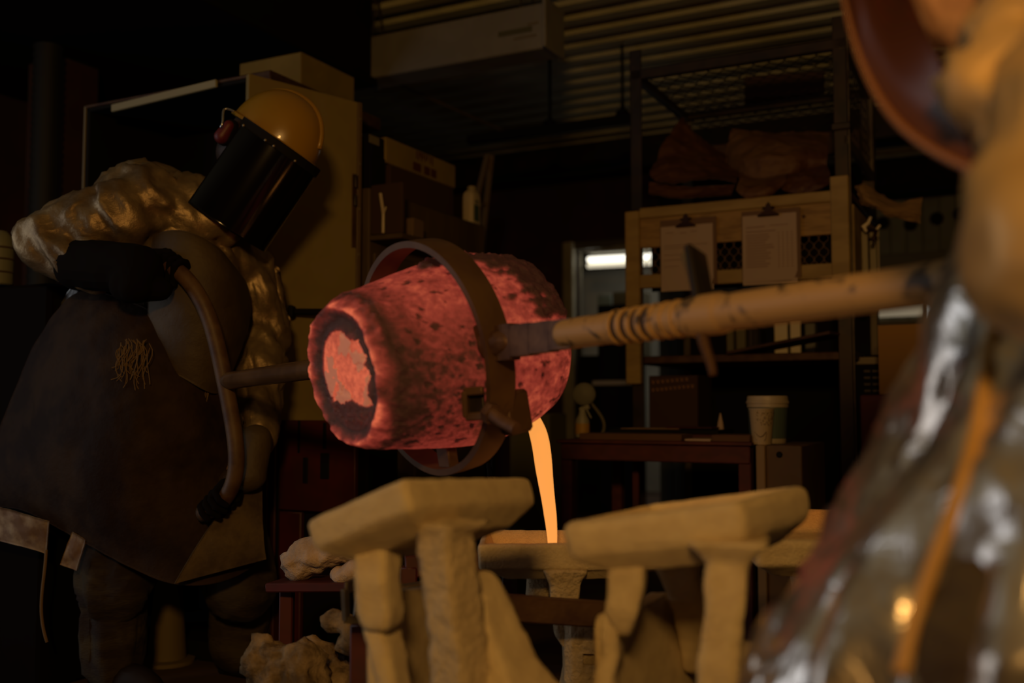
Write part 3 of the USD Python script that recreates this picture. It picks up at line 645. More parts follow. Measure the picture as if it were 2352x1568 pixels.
# brown cupboard with boxes and bottle
aS = -2.10
cb, (b0, b1, z0_, zS) = side_box(848, 1114, 445, 700, aS, .50, .006, z0=0)
zS = 1.593; b0 = float(on_a(848, 500, aS) @ V_); b1 = float(on_a(1114, 500, aS) @ V_)
cup = thing("cupboard", "dim brown wooden cupboard behind the crucible carrying boxes and a white bottle", "cupboard", W(aS - .08, (b0 + b1) / 2, 0))
obj("body", rbox(aS - .15, aS, b0, b1, 0, zS, .006), WOODB, cup)
obj("ledge", rbox(aS, aS + .14, b0, b1, 1.40, 1.42, .003), WOODB, cup)
obj("side_board", rbox(aS + .005, aS + .14, b0, b0 + .02, 1.42, 1.60, .003), CARDD, cup)
for k in range(3): obj("door_panel", rbox(aS, aS + .012, b0 + .02 + k * (b1 - b0 - .04) / 3, b0 + .01 + (k + 1) * (b1 - b0 - .04) / 3, .08, 1.36, .003), WOODB, cup)
def on_cup(px0, px1, za, zb, dep, m, name, label, cat="box", a=aS - .01):
    q0, q1 = float(on_a(px0, 420, a) @ V_), float(on_a(px1, 400, a) @ V_)
    return obj(name, rbox(a - dep, a, q0, q1, za, zb, .003), m, None, label=label, cat=cat), q0, q1
on_cup(897, 1042, zS, 1.712, .14, CARDD, "dark_box", "dark brown box on the cupboard, under the flat cardboard box")
pb, q0, q1 = on_cup(887, 1046, 1.712, 1.808, .14, CARD, "printed_carton", "flat cardboard carton with dark red printing, on the dark box")
a_ = aS - .01
LOCp = pb
pr_ = []
for k, (s, h) in enumerate(((.40, .030), (.43, .034), (.455, .02), (.475, .034), (.50, .022), (.53, .03), (.56, .022), (.60, .03), (.635, .034))):
    bb = q0 + (q1 - q0) * s; pr_.append(rbox(a_, a_ + .0012, bb, bb + .007, 1.803 - h, 1.803, 0))
for s0, s1 in ((.36, .47), (.52, .60), (.62, .70)):
    pr_.append(rbox(a_, a_ + .0012, q0 + (q1 - q0) * s0, q0 + (q1 - q0) * s1, 1.722, 1.755, 0))
obj("printing", cat_(pr_), PRINT, pb, smooth=False, label="dark red printed marks")
on_cup(853, 884, 1.80 - .075, 1.80, .12, BLACK, "black_carton", "small black carton with pale label left of the printed carton", a=aS - .02)
obj("label", rbox(aS - .02, aS - .018, float(on_a(857, 420, aS) @ V_), float(on_a(880, 400, aS) @ V_), 1.765, 1.795, 0), mat("pale_label", (.17, .15, .09), .7), "/World/black_carton")
on_cup(850, 886, zS, 1.80 - .075, .13, BLACK, "black_crate", "black crate on the cupboard carrying the small labelled carton", a=aS - .015)
# white bottle
pj = on_a(1083, 508, aS - .06); pj[2] = zS
bt = thing("bottle", "white plastic bottle with green label standing on the brown cupboard", "bottle", pj)
def bott(sx, sy, prof, n=28):
    th = np.arange(n) / n * 2 * math.pi; V, F = [], []
    for r, z in prof:
        for t in th:
            c, s = math.cos(t), math.sin(t); e = .55
            V.append(pj + U_ * sx * r * math.copysign(abs(c) ** e, c) + V_ * sy * r * math.copysign(abs(s) ** e, s) + Z_ * z)
    for i in range(len(prof) - 1):
        for j in range(n):
            a, b = i * n + j, i * n + (j + 1) % n; F += [(a, b, b + n), (a, b + n, a + n)]
    return trimesh.Trimesh(V, F, process=False)
obj("body", bott(.030, .042, [(0, 0), (.95, 0), (1, .006), (1, .125), (.92, .142), (.62, .155), (.45, .158)]), PLAST, bt)
obj("cap", lathe([(.0, .176), (.017, .176), (.019, .173), (.019, .156), (0, .156)], pj, Z_, 24), mat("bottle_cap", (.33, .28, .18), .5), bt)
obj("green_label", cat_([rbox_ for rbox_ in [box(pj + U_ * .0305 + Z_ * .055 - V_ * .010, (.002, .042, .070), None, 0), box(pj + U_ * .0305 + Z_ * .108 - V_ * .008, (.002, .03, .006), None, 0), box(pj + U_ * .0305 + Z_ * .098 - V_ * .008, (.002, .026, .005), None, 0)]]), mat("green_label", (.05, .085, .045), .6), bt)
# ledge things
def ledge_pt(px): 
    p = on_a(px, 545, aS + .07); p[2] = 1.42; return p
p = ledge_pt(948); obj("carton", box(p + Z_ * .04, (.05, .075, .08), None, .003), mat("tan_carton", (.16, .10, .05), .8), None, label="small tan carton on the cupboard ledge", cat="box")
p = ledge_pt(918); obj("spray_can", lathe([(0, 0), (.016, 0), (.017, .004), (.017, .075), (.011, .085), (.0, .086)], p, Z_, 20), BLACK, None, label="small dark can on the cupboard ledge beside the tan carton", cat="can")
obj("can_cap", lathe([(.0125, .0), (.0125, .022), (0, .024)], p + Z_ * .083, Z_, 16), mat("ochre_cap", (.13, .09, .025), .6), "/World/spray_can")
p = ledge_pt(880); obj("paint_brush", cat_([bar(p + Z_ * .07, p + Z_ * .14 - V_ * .02, .012, .006), bar(p + Z_ * .07, p + Z_ * .11 + V_ * .025, .008, .006), bar(p, p + Z_ * .075, .010, .006)]), PLAST, None, label="pale forked clip standing on the cupboard ledge", cat="clip")
p = ledge_pt(900); obj("red_marker", tube([p, p + Z_ * .09], .009, 12), PRINT, None, label="dark red marker upright on the cupboard ledge", cat="marker")
# ladder
ld = thing("stepladder", "narrow pale wooden stepladder folded behind the white bottle", "ladder", at(1100, 700, 5.4) * [1, 1, 0])
LW = mat("ladder_wood", (.13, .085, .035), .7)
tp = at(1120, 356, 5.4)
for (px, py, Z) in ((1070, 560, 5.2), (1104, 520, 5.5)):
    e = at(px, py, Z); g = tp + (e - tp) * (tp[2] / (tp[2] - e[2])); obj("rail", bar(g, tp + (A_([.02, 0, 0]) if px > 1100 else 0), .028, .022, .003), LW, ld)
obj("rung", bar(at(1100, 470, 5.4), at(1111, 470, 5.45), .02, .02), LW, ld)
# hanging white fixture
fxd = thing("light_fixture", "long white box fixture hung from the corrugated ceiling", "light fixture", at(1045, 95, 4.7))
bfx = float(at(1045, 95, 4.7) @ V_)
a0, a1 = float(on_b(820, 120, bfx) @ U_), float(on_b(1252, 60, bfx) @ U_)
zb, zt = on_b(1040, 146, bfx)[2], on_b(1040, 46, bfx)[2]
WF = mat("fixture_white", (.24, .225, .20), .6, c2=(.20, .185, .16), scale=4)
obj("housing", rbox(a0, a1, bfx, bfx + .16, zb, zt, .006), WF, fxd)
obj("end_plate", rbox(a1 - .002, a1 + .018, bfx - .03, bfx + .17, zb - .006, zt + .012, .004), WF, fxd)
obj("end_plate", rbox(a0 - .012, a0 + .03, bfx - .004, bfx + .164, zb - .004, zt + .004, .004), WF, fxd)
def fx_slot(px0, px1, py, h):
    p, q = on_b(px0, py, bfx), on_b(px1, py, bfx); return rbox(p @ U_, q @ U_, bfx - .003, bfx, p[2] - h / 2, p[2] + h / 2, 0)
obj("vent_slot", fx_slot(1145, 1222, 80, .024), mat("slot_olive", (.09, .085, .04), .7), fxd)
obj("vent_slot", fx_slot(1180, 1232, 90, .010), mat("slot_brown", (.16, .13, .08), .7), fxd)
obj("maker_plate", fx_slot(1212, 1236, 56, .012), "/World/Looks/slot_brown", fxd)
for px, py in ((865, 88), (1208, 18)):
    p = on_b(px, py, bfx + .02); 
    obj("hanger_wire", cat_([tube([p - U_ * .03 - Z_ * .01, A_([p[0], p[1], H + .02])], .004, 6), tube([p + U_ * .04 - Z_ * .01, A_([p[0], p[1], H + .02])], .004, 6)]), BLACKM, fxd)
obj("conduit", tube(curve([at(905, 188, 5.15), at(1010, 236, 5.5), at(1160, 302, 6.1)], 12), .010, 8), mat("conduit_tan", (.11, .075, .035), .5), None, label="thin tan conduit running back under the ceiling beside the white fixture", cat="pipe")
rp = thing("overhead_rail", "black overhead rail with round trolley hangers under the ceiling", "rail", at(1270, 295, 5.8))
bR = float(at(1270, 295, 5.8) @ V_); zR = at(1270, 296, 5.8)[2]
p, q = on_b(1075, 312, bR), on_b(1460, 268, bR)
obj("bar", bar(A_([p[0], p[1], zR]), A_([q[0], q[1], zR]), .05, .05, .006), BLACK, rp)
for px in (1263, 1430):
    c = on_b(px, 278, bR); c[2] = zR
    obj("hanger", lathe([(0, .12), (.008, .11), (.012, .06), (.035, .045), (.04, .02), (0, .02)], c, Z_, 16), BLACK, rp)
    obj("hanger_rod", tube([c + Z_ * .1, A_([c[0], c[1], H])], .008, 8), BLACK, rp)
# far left: machine with pale canister
bm, _ = front_box(-120, 112, 656, 1000, 3.05, .22, .01, z0=0)
obj("machine_housing", bm, mat("machine_dark", (.006, .004, .003), .85, spec=.05), None, label="dark machine housing at the far left behind the worker", cat="machine")
pc = at(-6, 655, 3.12)
can = thing("canister", "pale round-shouldered canister at the left edge on the dark housing", "canister", pc)
obj("shell", lathe([(0, 0), (.040, 0), (.044, .004), (.044, .12), (.038, .148), (.022, .166), (0, .17)], pc, Z_, 32), mat("pale_canister", (.17, .165, .10), .6), can)
for z in (.035, .075, .11): obj("band", lathe([(.0438, z), (.0455, z + .002), (.0455, z + .005), (.0438, z + .007)], pc, Z_, 32), WOODB, can)
# red steel cart between worker and moulds
cart = thing("steel_cart", "dark red steel cart with black slots standing behind the glowing crucible", "cart", on_z(720, 1500, 0) * 0 + A_([at(720, 1100, 3.0)[0], at(720, 1100, 3.0)[1], 0]))
bC = float(at(720, 1100, 3.12) @ V_)
def cpl(px0, px1, py0, py1, t0=0, t1=.02, z0=None):
    p, q = on_b(px0, (py0 + py1) / 2, bC), on_b(px1, (py0 + py1) / 2, bC); zt, zb = on_b((px0 + px1) / 2, py0, bC)[2], on_b((px0 + px1) / 2, py1, bC)[2]
    return rbox(p @ U_, q @ U_, bC - t0, bC + t1, zb if z0 is None else z0, zt, .003)
obj("post", cpl(606, 618, 990, 1300, .01, .03, 0), REDP, cart); obj("post", cpl(624, 636, 990, 1300, .01, .03, 0), REDP, cart)
obj("front_panel", cpl(640, 815, 965, 1175), REDP, cart)
obj("front_panel", cpl(640, 690, 1175, 1320, 0, .02, .05), REDP, cart)
for px0, px1, py0, py1 in ((634, 641, 970, 1300), (696, 708, 1050, 1110), (736, 757, 1040, 1100), (684, 690, 965, 1040), (742, 750, 970, 1030)):
    obj("slot", cpl(px0, px1, py0, py1, .003, .001), BLACK, cart)
obj("cart_body", rbox(on_b(640, 1100, bC) @ U_, on_b(830, 1100, bC) @ U_, bC + .03, bC + .20, .08, .70, .006), BLACK, cart)
for px in (660, 800):
    pw = on_b(px, 1100, bC + .1); obj("caster", lathe([(0, -.02), (.04, -.02), (.04, .02), (0, .02)], A_([pw[0], pw[1], .04]), U_, 20), BLACKM, cart)
obj("grey_pillar", rbox(*[float(on_b(x, 1100, 4.3) @ U_) for x in (1170, 1262)], 4.3, 4.5, 0, .78, .005), mat("olive_pillar", (.10, .09, .04), .7), None, label="dim olive block standing behind the stream at floor level", cat="block")
cbl = curve([at(1085, 1165, 2.4) * [1, 1, 0] + A_([-.02, .1, .008]), at(1085, 1300, 2.42), at(1095, 1165, 2.4), at(1080, 1200, 2.4), at(1075, 1230, 2.4), at(1092, 1240, 2.4), at(1112, 1215, 2.4), at(1122, 1180, 2.4), at(1126, 1150, 2.42), A_([at(1130, 1130, 2.6)[0], 2.7, .62])], 40)
obj("cable", tube(np.vstack([cbl, cbl[-1] + [[0, .12, .10]]]), .006, 8), BLACK, None, smooth=True, label="black cable looped behind the left shell mold", cat="cable")
# ceramic wool pieces
def lump(pts, amp, seed, edge=.012, sc=26):
    t = chain(list(links(*pts)), edge, 3, seg=14)
    return rough(rough(t, amp, sc, 4, seed), amp * .4, sc * 3, 3, seed + 1)
obj("wool_blanket", lump([(at(680, 1290, 2.28), .038), (at(740, 1272, 2.25), .038), (at(800, 1258, 2.24), .034), (at(860, 1262, 2.22), .028), (at(890, 1270, 2.2), .020)], .020, 5), WOOL, None, smooth=True, label="torn pinkish ceramic-wool blanket on the red ledge left of the molds", cat="wool blanket")
obj("wool_blanket", lump([(at(780, 1318, 2.22), .020), (at(840, 1310, 2.2), .020)], .016, 8), WOOL, None, smooth=True, label="small ceramic-wool scrap tucked below the torn pinkish blanket", cat="wool scrap")
zled = at(690, 1335, 2.05)[2]
lg = thing("ledge_frame", "dark red ledge frame under the torn wool blanket", "frame", A_([at(770, 1335, 2.25)[0], 2.25, 0]))
pl, pr2 = at(640, 1340, 2.30), at(900, 1338, 2.22)
obj("ledge", bar(pl, pr2, .12, .02, .003), REDP, lg)
for p in (pl + (pr2 - pl) * .08, pl + (pr2 - pl) * .95): obj("post", bar(p - Z_ * .01, A_([p[0], p[1], 0]), .03, .03, .003), REDP, lg)
obj("wool_lump", lump([(at(600, 1515, 2.0), .040), (at(640, 1545, 1.98), .052), (at(690, 1530, 1.96), .048), (at(690, 1600, 1.95), .06), (at(610, 1640, 2.0), .06), (at(650, 1740, 2.0), .085)], .026, 15), WOOLD, None, smooth=True, label="large sooty wool lump at the bottom left of the molds", cat="wool lump")
obj("wool_lump", lump([(at(715, 1470, 2.05), .016), (at(745, 1500, 2.05), .022), (at(760, 1540, 2.02), .03), (at(800, 1590, 2.0), .05), (at(780, 1700, 2.0), .10)], .022, 25), WOOLD, None, smooth=True, label="ragged dark wool strand beside the large sooty lump", cat="wool lump")
obj("wool_lump", lump([(at(762, 1425, 1.95), .022), (at(800, 1432, 1.93), .020), (at(815, 1470, 1.93), .024), (at(790, 1480, 1.95), .018)], .016, 35), WOOLD, None, smooth=True, label="small rounded wool wad below the angle-iron end", cat="wool lump")
obj("wool_stand", box(A_([-.43, 2.03, .09]), (.30, .22, .18), [RI, (0, 1, 0), Z_], .01), RUST, None, label="low rusty block under the sooty wool lumps", cat="block")
pcn = at(385, 1456, 3.25); hcn = at(392, 1330, 3.25)[2] - pcn[2]
pcn[2] = 0
obj("traffic_cone", lathe([(0, 0), (.085, 0), (.085, .012), (.06, .016), (.030, .42), (.024, .45), (0, .45)], pcn, Z_, 28), mat("dull_cone", (.14, .10, .03), .7), None, label="dull yellowish cone on the floor behind the worker's legs", cat="cone")

# ================================================================ right: rack, clipboards, table
bK = float(at(1700, 560, 3.9) @ V_); dK = .68
aK0, aK1 = float(on_b(1450, 560, bK) @ U_), float(on_b(1955, 560, bK) @ U_)
PLY = mat("plywood", (.33, .20, .065), .65, c2=(.22, .125, .038), scale=7, stretch=(1, 1, 7), lo=.42, hi=.62, distort=1.2)
PINE = mat("pine_frame", (.34, .235, .085), .65, c2=(.27, .18, .06), scale=5, stretch=(1, 1, 4))
rack = thing("tall_rack", "tall angle-iron rack with wire-mesh cage and pine notice panel", "rack", W((aK0 + aK1) / 2, bK + dK / 2, 0))
zc1 = on_b(1690, 461, bK)[2]; zc0 = on_b(1690, 652, bK)[2]; zp = on_b(1915, 38, bK)[2]; zcage = on_b(1905, 96, bK)[2]
for a, b in ((aK0 + .02, bK), (aK1 - .03, bK), (aK0 + .02, bK + dK), (aK1 - .03, bK + dK)):
    zz = zp if b == bK else zcage
    obj("post", cat_([rbox(a - .022, a + .028, b, b + .006, 0, zz, .002), rbox(a + (.022 if a > -1 else -.022), a + (.028 if a > -1 else -.016), b, b + .05, 0, zz, .002)]), BLACKM if b == bK else ANGLE, rack)
ed = rbox(aK1 - .001, aK1 + .004, bK - .002, bK + .012, 0, zp - .05, .001); obj("post_edge", ed, ANGLE, rack, label="bright worn edge of the right post")
obj("top_rail", rbox(aK0, aK1, bK, bK + .03, zcage - .03, zcage + .01, .003), BLACKM, rack)
obj("top_rail", rbox(aK0, aK1, bK + dK - .03, bK + dK, zcage - .03, zcage + .005, .003), BLACKM, rack)
for a in (aK0 + .01, aK1 - .03): obj("side_rail", rbox(a, a + .03, bK, bK + dK, zcage - .035, zcage, .003), BLACKM if a < -1 else ANGLE, rack)
obj("side_rail", rbox(aK1 - .02, aK1, bK, bK + dK, zc1 + .17, zc1 + .205, .003), ANGLE, rack)
zmid = on_b(1700, 318, bK)[2]
obj("collar", rbox(aK1 - .06, aK1 + .01, bK - .012, bK + .05, zmid - .015, zmid + .012, .004), BLACKM, rack)
obj("shelf_beam", rbox(aK0 + .05, aK1 - .05, bK + dK - .03, bK + dK, zmid + .06, zmid + .16, .004), RUST, rack)
def hexmesh(o, eu, ev, nu, nv, cw, ch, r=.0012):
    """chicken wire: zigzag wires that touch in pairs"""
    ms = []
    for i in range(nu):
        pts = []
        for j in range(nv * 2 + 1):
            s = (1 if (j % 4 in (0, 3)) else -1) * (1 if i % 2 == 0 else -1)
            pts.append(o + eu * (cw * (i + .5) + s * cw * .42) + ev * (ch * .5 * j))
        ms.append(tube(pts, r, 4, cap=False))
    return cat_(ms)
W0 = W(aK0 + .03, bK + .01, zcage - .012)
nx = int((aK1 - aK0 - .07) / .030)
WIRE = mat("mesh_wire", (.03, .02, .012), .6, .3); WIREL = mat("mesh_wire_light", (.34, .22, .12), .5, .4)
obj("roof_mesh", hexmesh(W0, U_, V_, nx, int((dK - .02) / .022), .030, .044, .0022), WIRE, rack, kind="stuff", smooth=False)
obj("side_mesh", hexmesh(W(aK1 - .012, bK + .02, zc1 + .20), V_, Z_, int((dK - .04) / .03), int((zcage - zc1 - .24) / .022), .030, .044, .0013), WIRE, rack, kind="stuff", smooth=False)
# pine notice panel
obj("frame_rail", rbox(aK0 + .045, aK1 - .05, bK - .03, bK - .005, zc1 - .042, zc1, .004), PINE, rack)
obj("frame_stile", rbox(aK0 - .015, aK0 + .045, bK - .034, bK - .002, .9, zc1 - .01, .004), PINE, rack)
obj("frame_stile", rbox(aK1 - .065, aK1 + .0, bK - .034, bK - .002, zc0 - .02, zc1 + .05, .004), PINE, rack)
zpl = on_b(1690, 556, bK)[2]; zml = on_b(1690, 620, bK)[2]
obj("plywood_board", rbox(aK0 + .045, aK1 - .06, bK - .022, bK - .008, zpl, zc1 - .042, .002), PLY, rack)
obj("lower_rail", rbox(aK0 + .045, aK1 - .06, bK - .03, bK - .006, zc0, zml, .003), PINE, rack)
obj("panel_mesh", hexmesh(W(aK0 + .05, bK - .012, zml), U_, Z_, int((aK1 - aK0 - .11) / .0175), int((zpl - zml) / .0125) + 1, .0175, .0255, .0010), WIREL, rack, kind="stuff", smooth=False)
obj("dark_backing", rbox(aK0 + .05, aK1 - .05, bK + .10, bK + .11, zc0, zc1 - .03, 0), BLACK, rack)
obj("cage_floor", rbox(aK0, aK1, bK, bK + dK, zc1 - .02, zc1 + .005, .003), RUST, rack)
for px, py in ((1846, 497), (1790, 648), (1620, 657)):
    p = on_b(px, py, bK - .030 if py > 600 else bK - .022); obj("screw", lathe([(0, .003), (.006, .002), (.007, 0)], p, -V_, 10), RUST, rack)
zlow = on_b(1700, 812, bK)[2]
obj("back_sheet", rbox(aK0 + .03, aK1 - .03, bK + dK - .006, bK + dK, .05, zc0, 0), BLACK, rack)
obj("lower_shelf", rbox(aK0, aK1, bK + .02, bK + dK, zlow - .03, zlow, .003), RUST, rack)
obj("side_board", rbox(aK1 - .012, aK1 + .004, bK + .06, bK + dK - .12, zc0 - .02, zc1 - .04, .002), PINE, rack)
# clipboards
HB = mat("hardboard", (.13, .065, .028), .6); PAPER = mat("paper", (.41, .31, .25), .8); INK = mat("faded_ink", (.28, .18, .15), .8); CLIPM = mat("clip_steel", (.035, .012, .010), .4, .5)
def clipboard(px0, px1, py0, py1, label, rows, bo):
    pb_ = bK - .036
    p, q = on_b(px0, py0, pb_), on_b(px1, py0, pb_); a0, a1 = float(p @ U_), float(q @ U_)
    zt = on_b((px0 + px1) / 2, py0, pb_)[2]; zb = on_b((px0 + px1) / 2, py1, pb_)[2]
    t = thing("clipboard", label, "clipboard", W((a0 + a1) / 2, pb_, zb))
    obj("board", rbox(a0 - .004, a1 + .014, pb_ + .001, pb_ + .005, zb + .02, zt + bo, .001), HB, t)
    w = a1 - a0
    pap = [[W(a0 + w * s, pb_ - .001 - .004 * math.sin(3 * s + r) * r, zt + (zb - zt) * r) for r in (0, .3, .7, 1)] for s in (0, .3, .7, 1)]
    m = sheet(pap, 12, 12, thick=.0012, world=True); obj("paper", m, PAPER, t, smooth=True)
    cz = zt + .004; ca = (a0 + a1) / 2
    obj("clip", cat_([hullpts([W(ca + s * .040, pb_ - .008 - d, cz - .012 + h) for s in (-1, 1) for d, h in ((0, 0), (.008, .004))] + [W(ca + s * .020, pb_ - .008 - d, cz + .004) for s in (-1, 1) for d in (0, .010)]),
        hullpts([W(ca + s * .016, pb_ - .006 - d, cz + .002) for s in (-1, 1) for d in (0, .010)] + [W(ca + s * .007, pb_ - .004 - d, cz + .034) for s in (-1, 1) for d in (0, .012)])]), CLIPM, t, smooth=30)
    obj("clip_hinge", tube([W(ca - .022, pb_ - .008, cz + .020), W(ca + .022, pb_ - .008, cz + .020)], .004, 10), CLIPM, t)
    obj("clip_knob", sph(W(ca, pb_ - .010, cz + .036), .0045, 12), CLIPM, t, smooth=True)
    ink = []
    for (s0, s1, r, h) in rows:
        yb = pb_ - .0032 - .004 * math.sin(3 * (s0 + s1) / 2 + r) * r
        ink.append(box(W(a0 + w * (s0 + s1) / 2, yb, zt + (zb - zt) * r), (w * (s1 - s0), .0006, (zt - zb) * h), None, 0))
    obj("printed_lines", cat_(ink), INK, t, smooth=False, label="faint rows of print", kind="stuff")
rows = [(.07, .42, .17, .014), (.52, .85, .16, .010), (.07, .62, .235, .013)]
for k in range(13): rows.append((.07, .07 + [.42, .44, .40, .36, .50, .52, .38, .46, .42, .46, .36, .44, .40][k], .285 + k * .038, .014))
for k in range(13):
    for s in (.66, .74, .82, .90): rows.append((s, s + .025, .275 + k * .04, .016))
rows += [(.07, .9, .955, .006)]
clipboard(1705, 1829, 492, 653, "clipboard with fully printed tally sheet, right one on the pine notice panel", rows, .018)
rows = [(.10, .25, .10, .012), (.38, .50, .115, .012), (.58, .70, .10, .012), (.07, .9, .30, .008), (.07, .55, .34, .007), (.07, .45, .44, .006), (.07, .4, .52, .006), (.07, .35, .62, .006)]
clipboard(1518, 1637, 517, 667, "clipboard with nearly blank sheet, left one on the pine notice panel", rows, .026)
# leather hides and boxes in the cage
HIDE = mat("brown_hide", (.090, .034, .014), .6, c2=(.06, .018, .009), scale=9, bump=.002, bscale=50)
HIDET = mat("tan_hide", (.14, .068, .021), .65, c2=(.085, .03, .012), scale=5, bump=.002, bscale=50)
def s_(pts): return pts
obj("leather_hide", sheet([[(1500, 415, 4.05), (1510, 370, 4.15), (1545, 300, 4.25), (1562, 272, 4.3)], [(1545, 425, 3.98), (1560, 380, 4.1), (1585, 340, 4.22), (1595, 318, 4.3)], [(1610, 420, 3.98), (1620, 390, 4.1), (1635, 370, 4.2), (1640, 352, 4.3)], [(1690, 428, 3.95), (1692, 410, 4.05), (1694, 395, 4.15), (1696, 382, 4.25)]], 70, 50, .018, 10, .005, 3, True), HIDE, None, smooth=True, label="dark brown hide with pale curled edge peaking at the left of the cage", cat="leather hide")
obj("leather_hide", sheet([[(1676, 395, 4.2), (1678, 345, 4.2), (1684, 305, 4.25)], [(1750, 410, 3.98), (1755, 350, 4.0), (1755, 312, 4.2)], [(1830, 395, 3.95), (1835, 350, 3.98), (1835, 312, 4.2)], [(1900, 385, 3.95), (1902, 350, 3.98), (1902, 318, 4.2)]], 60, 50, .014, 11, .006, 13, True), HIDET, None, smooth=True, label="large tan hide folded over in the middle of the cage", cat="leather hide")
obj("leather_hide", sheet([[(1692, 440, 3.92), (1698, 415, 3.98), (1700, 395, 4.1)], [(1740, 450, 3.86), (1740, 430, 3.9), (1745, 400, 4.1)], [(1790, 430, 3.86), (1790, 415, 3.9), (1795, 395, 4.05)], [(1810, 405, 3.9), (1812, 400, 3.95), (1815, 390, 4.0)]], 40, 30, .010, 14, .005, 23, True), HIDET, None, smooth=True, label="small tan hide flap hanging over the front edge of the cage floor", cat="leather hide")
obj("leather_hide", sheet([[(1800, 440, 3.90), (1805, 410, 3.95), (1815, 392, 4.05)], [(1850, 446, 3.84), (1850, 415, 3.88), (1855, 390, 4.0)], [(1905, 430, 3.82), (1905, 400, 3.88), (1890, 378, 4.0)]], 40, 30, .016, 13, .005, 33, True), HIDE, None, smooth=True, label="crumpled dark hide at the right end of the cage floor", cat="leather hide")
obj("leather_hide", sheet([[(1490, 450, 4.0), (1490, 425, 4.05)], [(1580, 458, 3.95), (1580, 435, 4.0)], [(1680, 452, 3.92), (1690, 430, 3.95)]], 40, 16, .012, 12, .005, 43, True, k=2), HIDE, None, smooth=True, label="flat dark hide lying under the peaked one at the left of the cage floor", cat="leather hide")
pbx = at(1790, 235, 4.35); zz = zcage + .012
bx = on_z(1800, 232, zz)
obj("wooden_box", box(bx + Z_ * .05, (.34, .16, .10), [unit(U_ + .25 * V_), unit(V_ - .25 * U_), Z_], .005), CARDD, None, label="dark box lying on the mesh roof of the rack", cat="box")
# kraft paper and small things on the right of the rack
KRAFT = mat("kraft_paper", (.33, .21, .11), .75, c2=(.27, .165, .08), scale=8)
obj("kraft_paper", sheet([[(1962, 425, 4.0), (1966, 445, 3.98), (1975, 470, 3.97)], [(2005, 428, 4.0), (1998, 455, 3.93), (2015, 485, 3.95)], [(2045, 455, 4.02), (2040, 478, 3.95), (2040, 500, 3.98)], [(2085, 458, 4.02), (2080, 480, 3.97), (2078, 508, 4.0)], [(2120, 452, 4.05), (2119, 480, 4.0), (2116, 516, 4.02)]], 70, 34, .011, 18, .003, 53, True, stretch=(.5, .5, 1.6)), KRAFT, None, smooth=True, label="crumpled kraft paper sticking out from the right side of the rack", cat="paper")
SHEETM = mat("grey_sheet", (.30, .26, .18), .5)
fo = thing("rolled_drawings", "upright pale sheets clipped to the right side of the rack", "sheets", at(2000, 640, 3.98))
for px0, px1, Z in ((1978, 1992, 3.92), (1997, 2012, 4.05)):
    m, _ = front_box(px0, px1, 530, 690, Z, .012, .001); obj("sheet", m, SHEETM, fo)
m, _ = front_box(2014, 2018, 520, 690, 4.12, .01, .001); obj("sheet_edge", m, FRM, fo)
cl_ = thing("spring_clamp", "small white spring clamp at the top of the pale sheets", "clamp", at(2000, 540, 3.9))
WHT = mat("clamp_white", (.80, .72, .60), .4)
obj("jaw", chain([((at(1999, 499, 3.88)), .006), ], .004, 2) if False else tube([at(2000, 498, 3.88), at(1994, 512, 3.88), at(1984, 520, 3.88), at(1990, 532, 3.88)], [.005, .007, .010, .005], 10), WHT, cl_, smooth=True)
obj("jaw", tube([at(2021, 517, 3.9), at(2014, 526, 3.9), at(2012, 535, 3.9)], [.005, .005, .004], 10), WHT, cl_, smooth=True)
obj("pivot", tube([at(1992, 528, 3.89), at(2012, 530, 3.9), at(2006, 552, 3.9)], [.010, .010, .008], 10), CLIPM, cl_, smooth=True)
# shelf contents under the notice panel
def rack_item(name, label, cat, px0, px1, py0, Z, d, m, zb=zlow):
    b, _ = front_box(px0, px1, py0, py0 + 10, Z, d, .003, z0=zb); return obj(name, b, m, None, label=label, cat=cat)
OLIVE = mat("olive_folder", (.13, .115, .06), .7)
for k, (x0, x1) in enumerate(((1668, 1684), (1690, 1712), (1718, 1730))):
    rack_item("binder", ["leftmost olive binder under the tan handle", "wider middle olive binder under the tan handle", "thin dark olive binder beside the white card"][k], "binder", x0, x1, 752, 4.1, .22, OLIVE if k < 2 else BLACKM)
rack_item("white_card", "bright pale card leaning on the rack shelf below the handle, left one", "card", 1778, 1808, 738, 4.22, .01, mat("bright_card", (.75, .66, .48), .6))
rack_item("white_card", "bright pale card leaning on the rack shelf below the handle, right one", "card", 1814, 1838, 733, 4.2, .01, "/World/Looks/bright_card")
rack_item("jar", "small grey jar on the shelf under the handle near the right post", "jar", 1848, 1872, 742, 4.0, .05, mat("grey_jar", (.12, .115, .085), .5))
obj("shelf_board", bar(at(1690, 812, 3.95), at(1925, 766, 3.70), .16, .012, .002), RUST, rack)
rack_item("crate", "dark reddish crate with faded lettering under the handle's crossbar", "crate", 1490, 1602, 862, 4.0, .2, mat("crate_dark", (.035, .010, .008), .7), zb=.70)
ms = []
for r_, y0 in ((0, 874), (1, 892)):
    for k in range(10 if r_ else 8):
        x = 1497 + k * (10.0 if r_ else 11); y = y0 - k * 1.0
        bK2 = float(at(1546, 870, 4.0) @ V_) - .002
        p = on_b(x, y, bK2); q = on_b(x + 6, y + 7, bK2); p2 = on_b(x + 6, y, bK2); q2 = on_b(x + 1, y + 7, bK2)
        ms += [bar(p, q, .001, .0022, 0), bar(p2, q2, .001, .0022, 0)]
obj("faded_lettering", cat_(ms), mat("faded_letter", (.34, .17, .07), .8), "/World/crate", smooth=False)
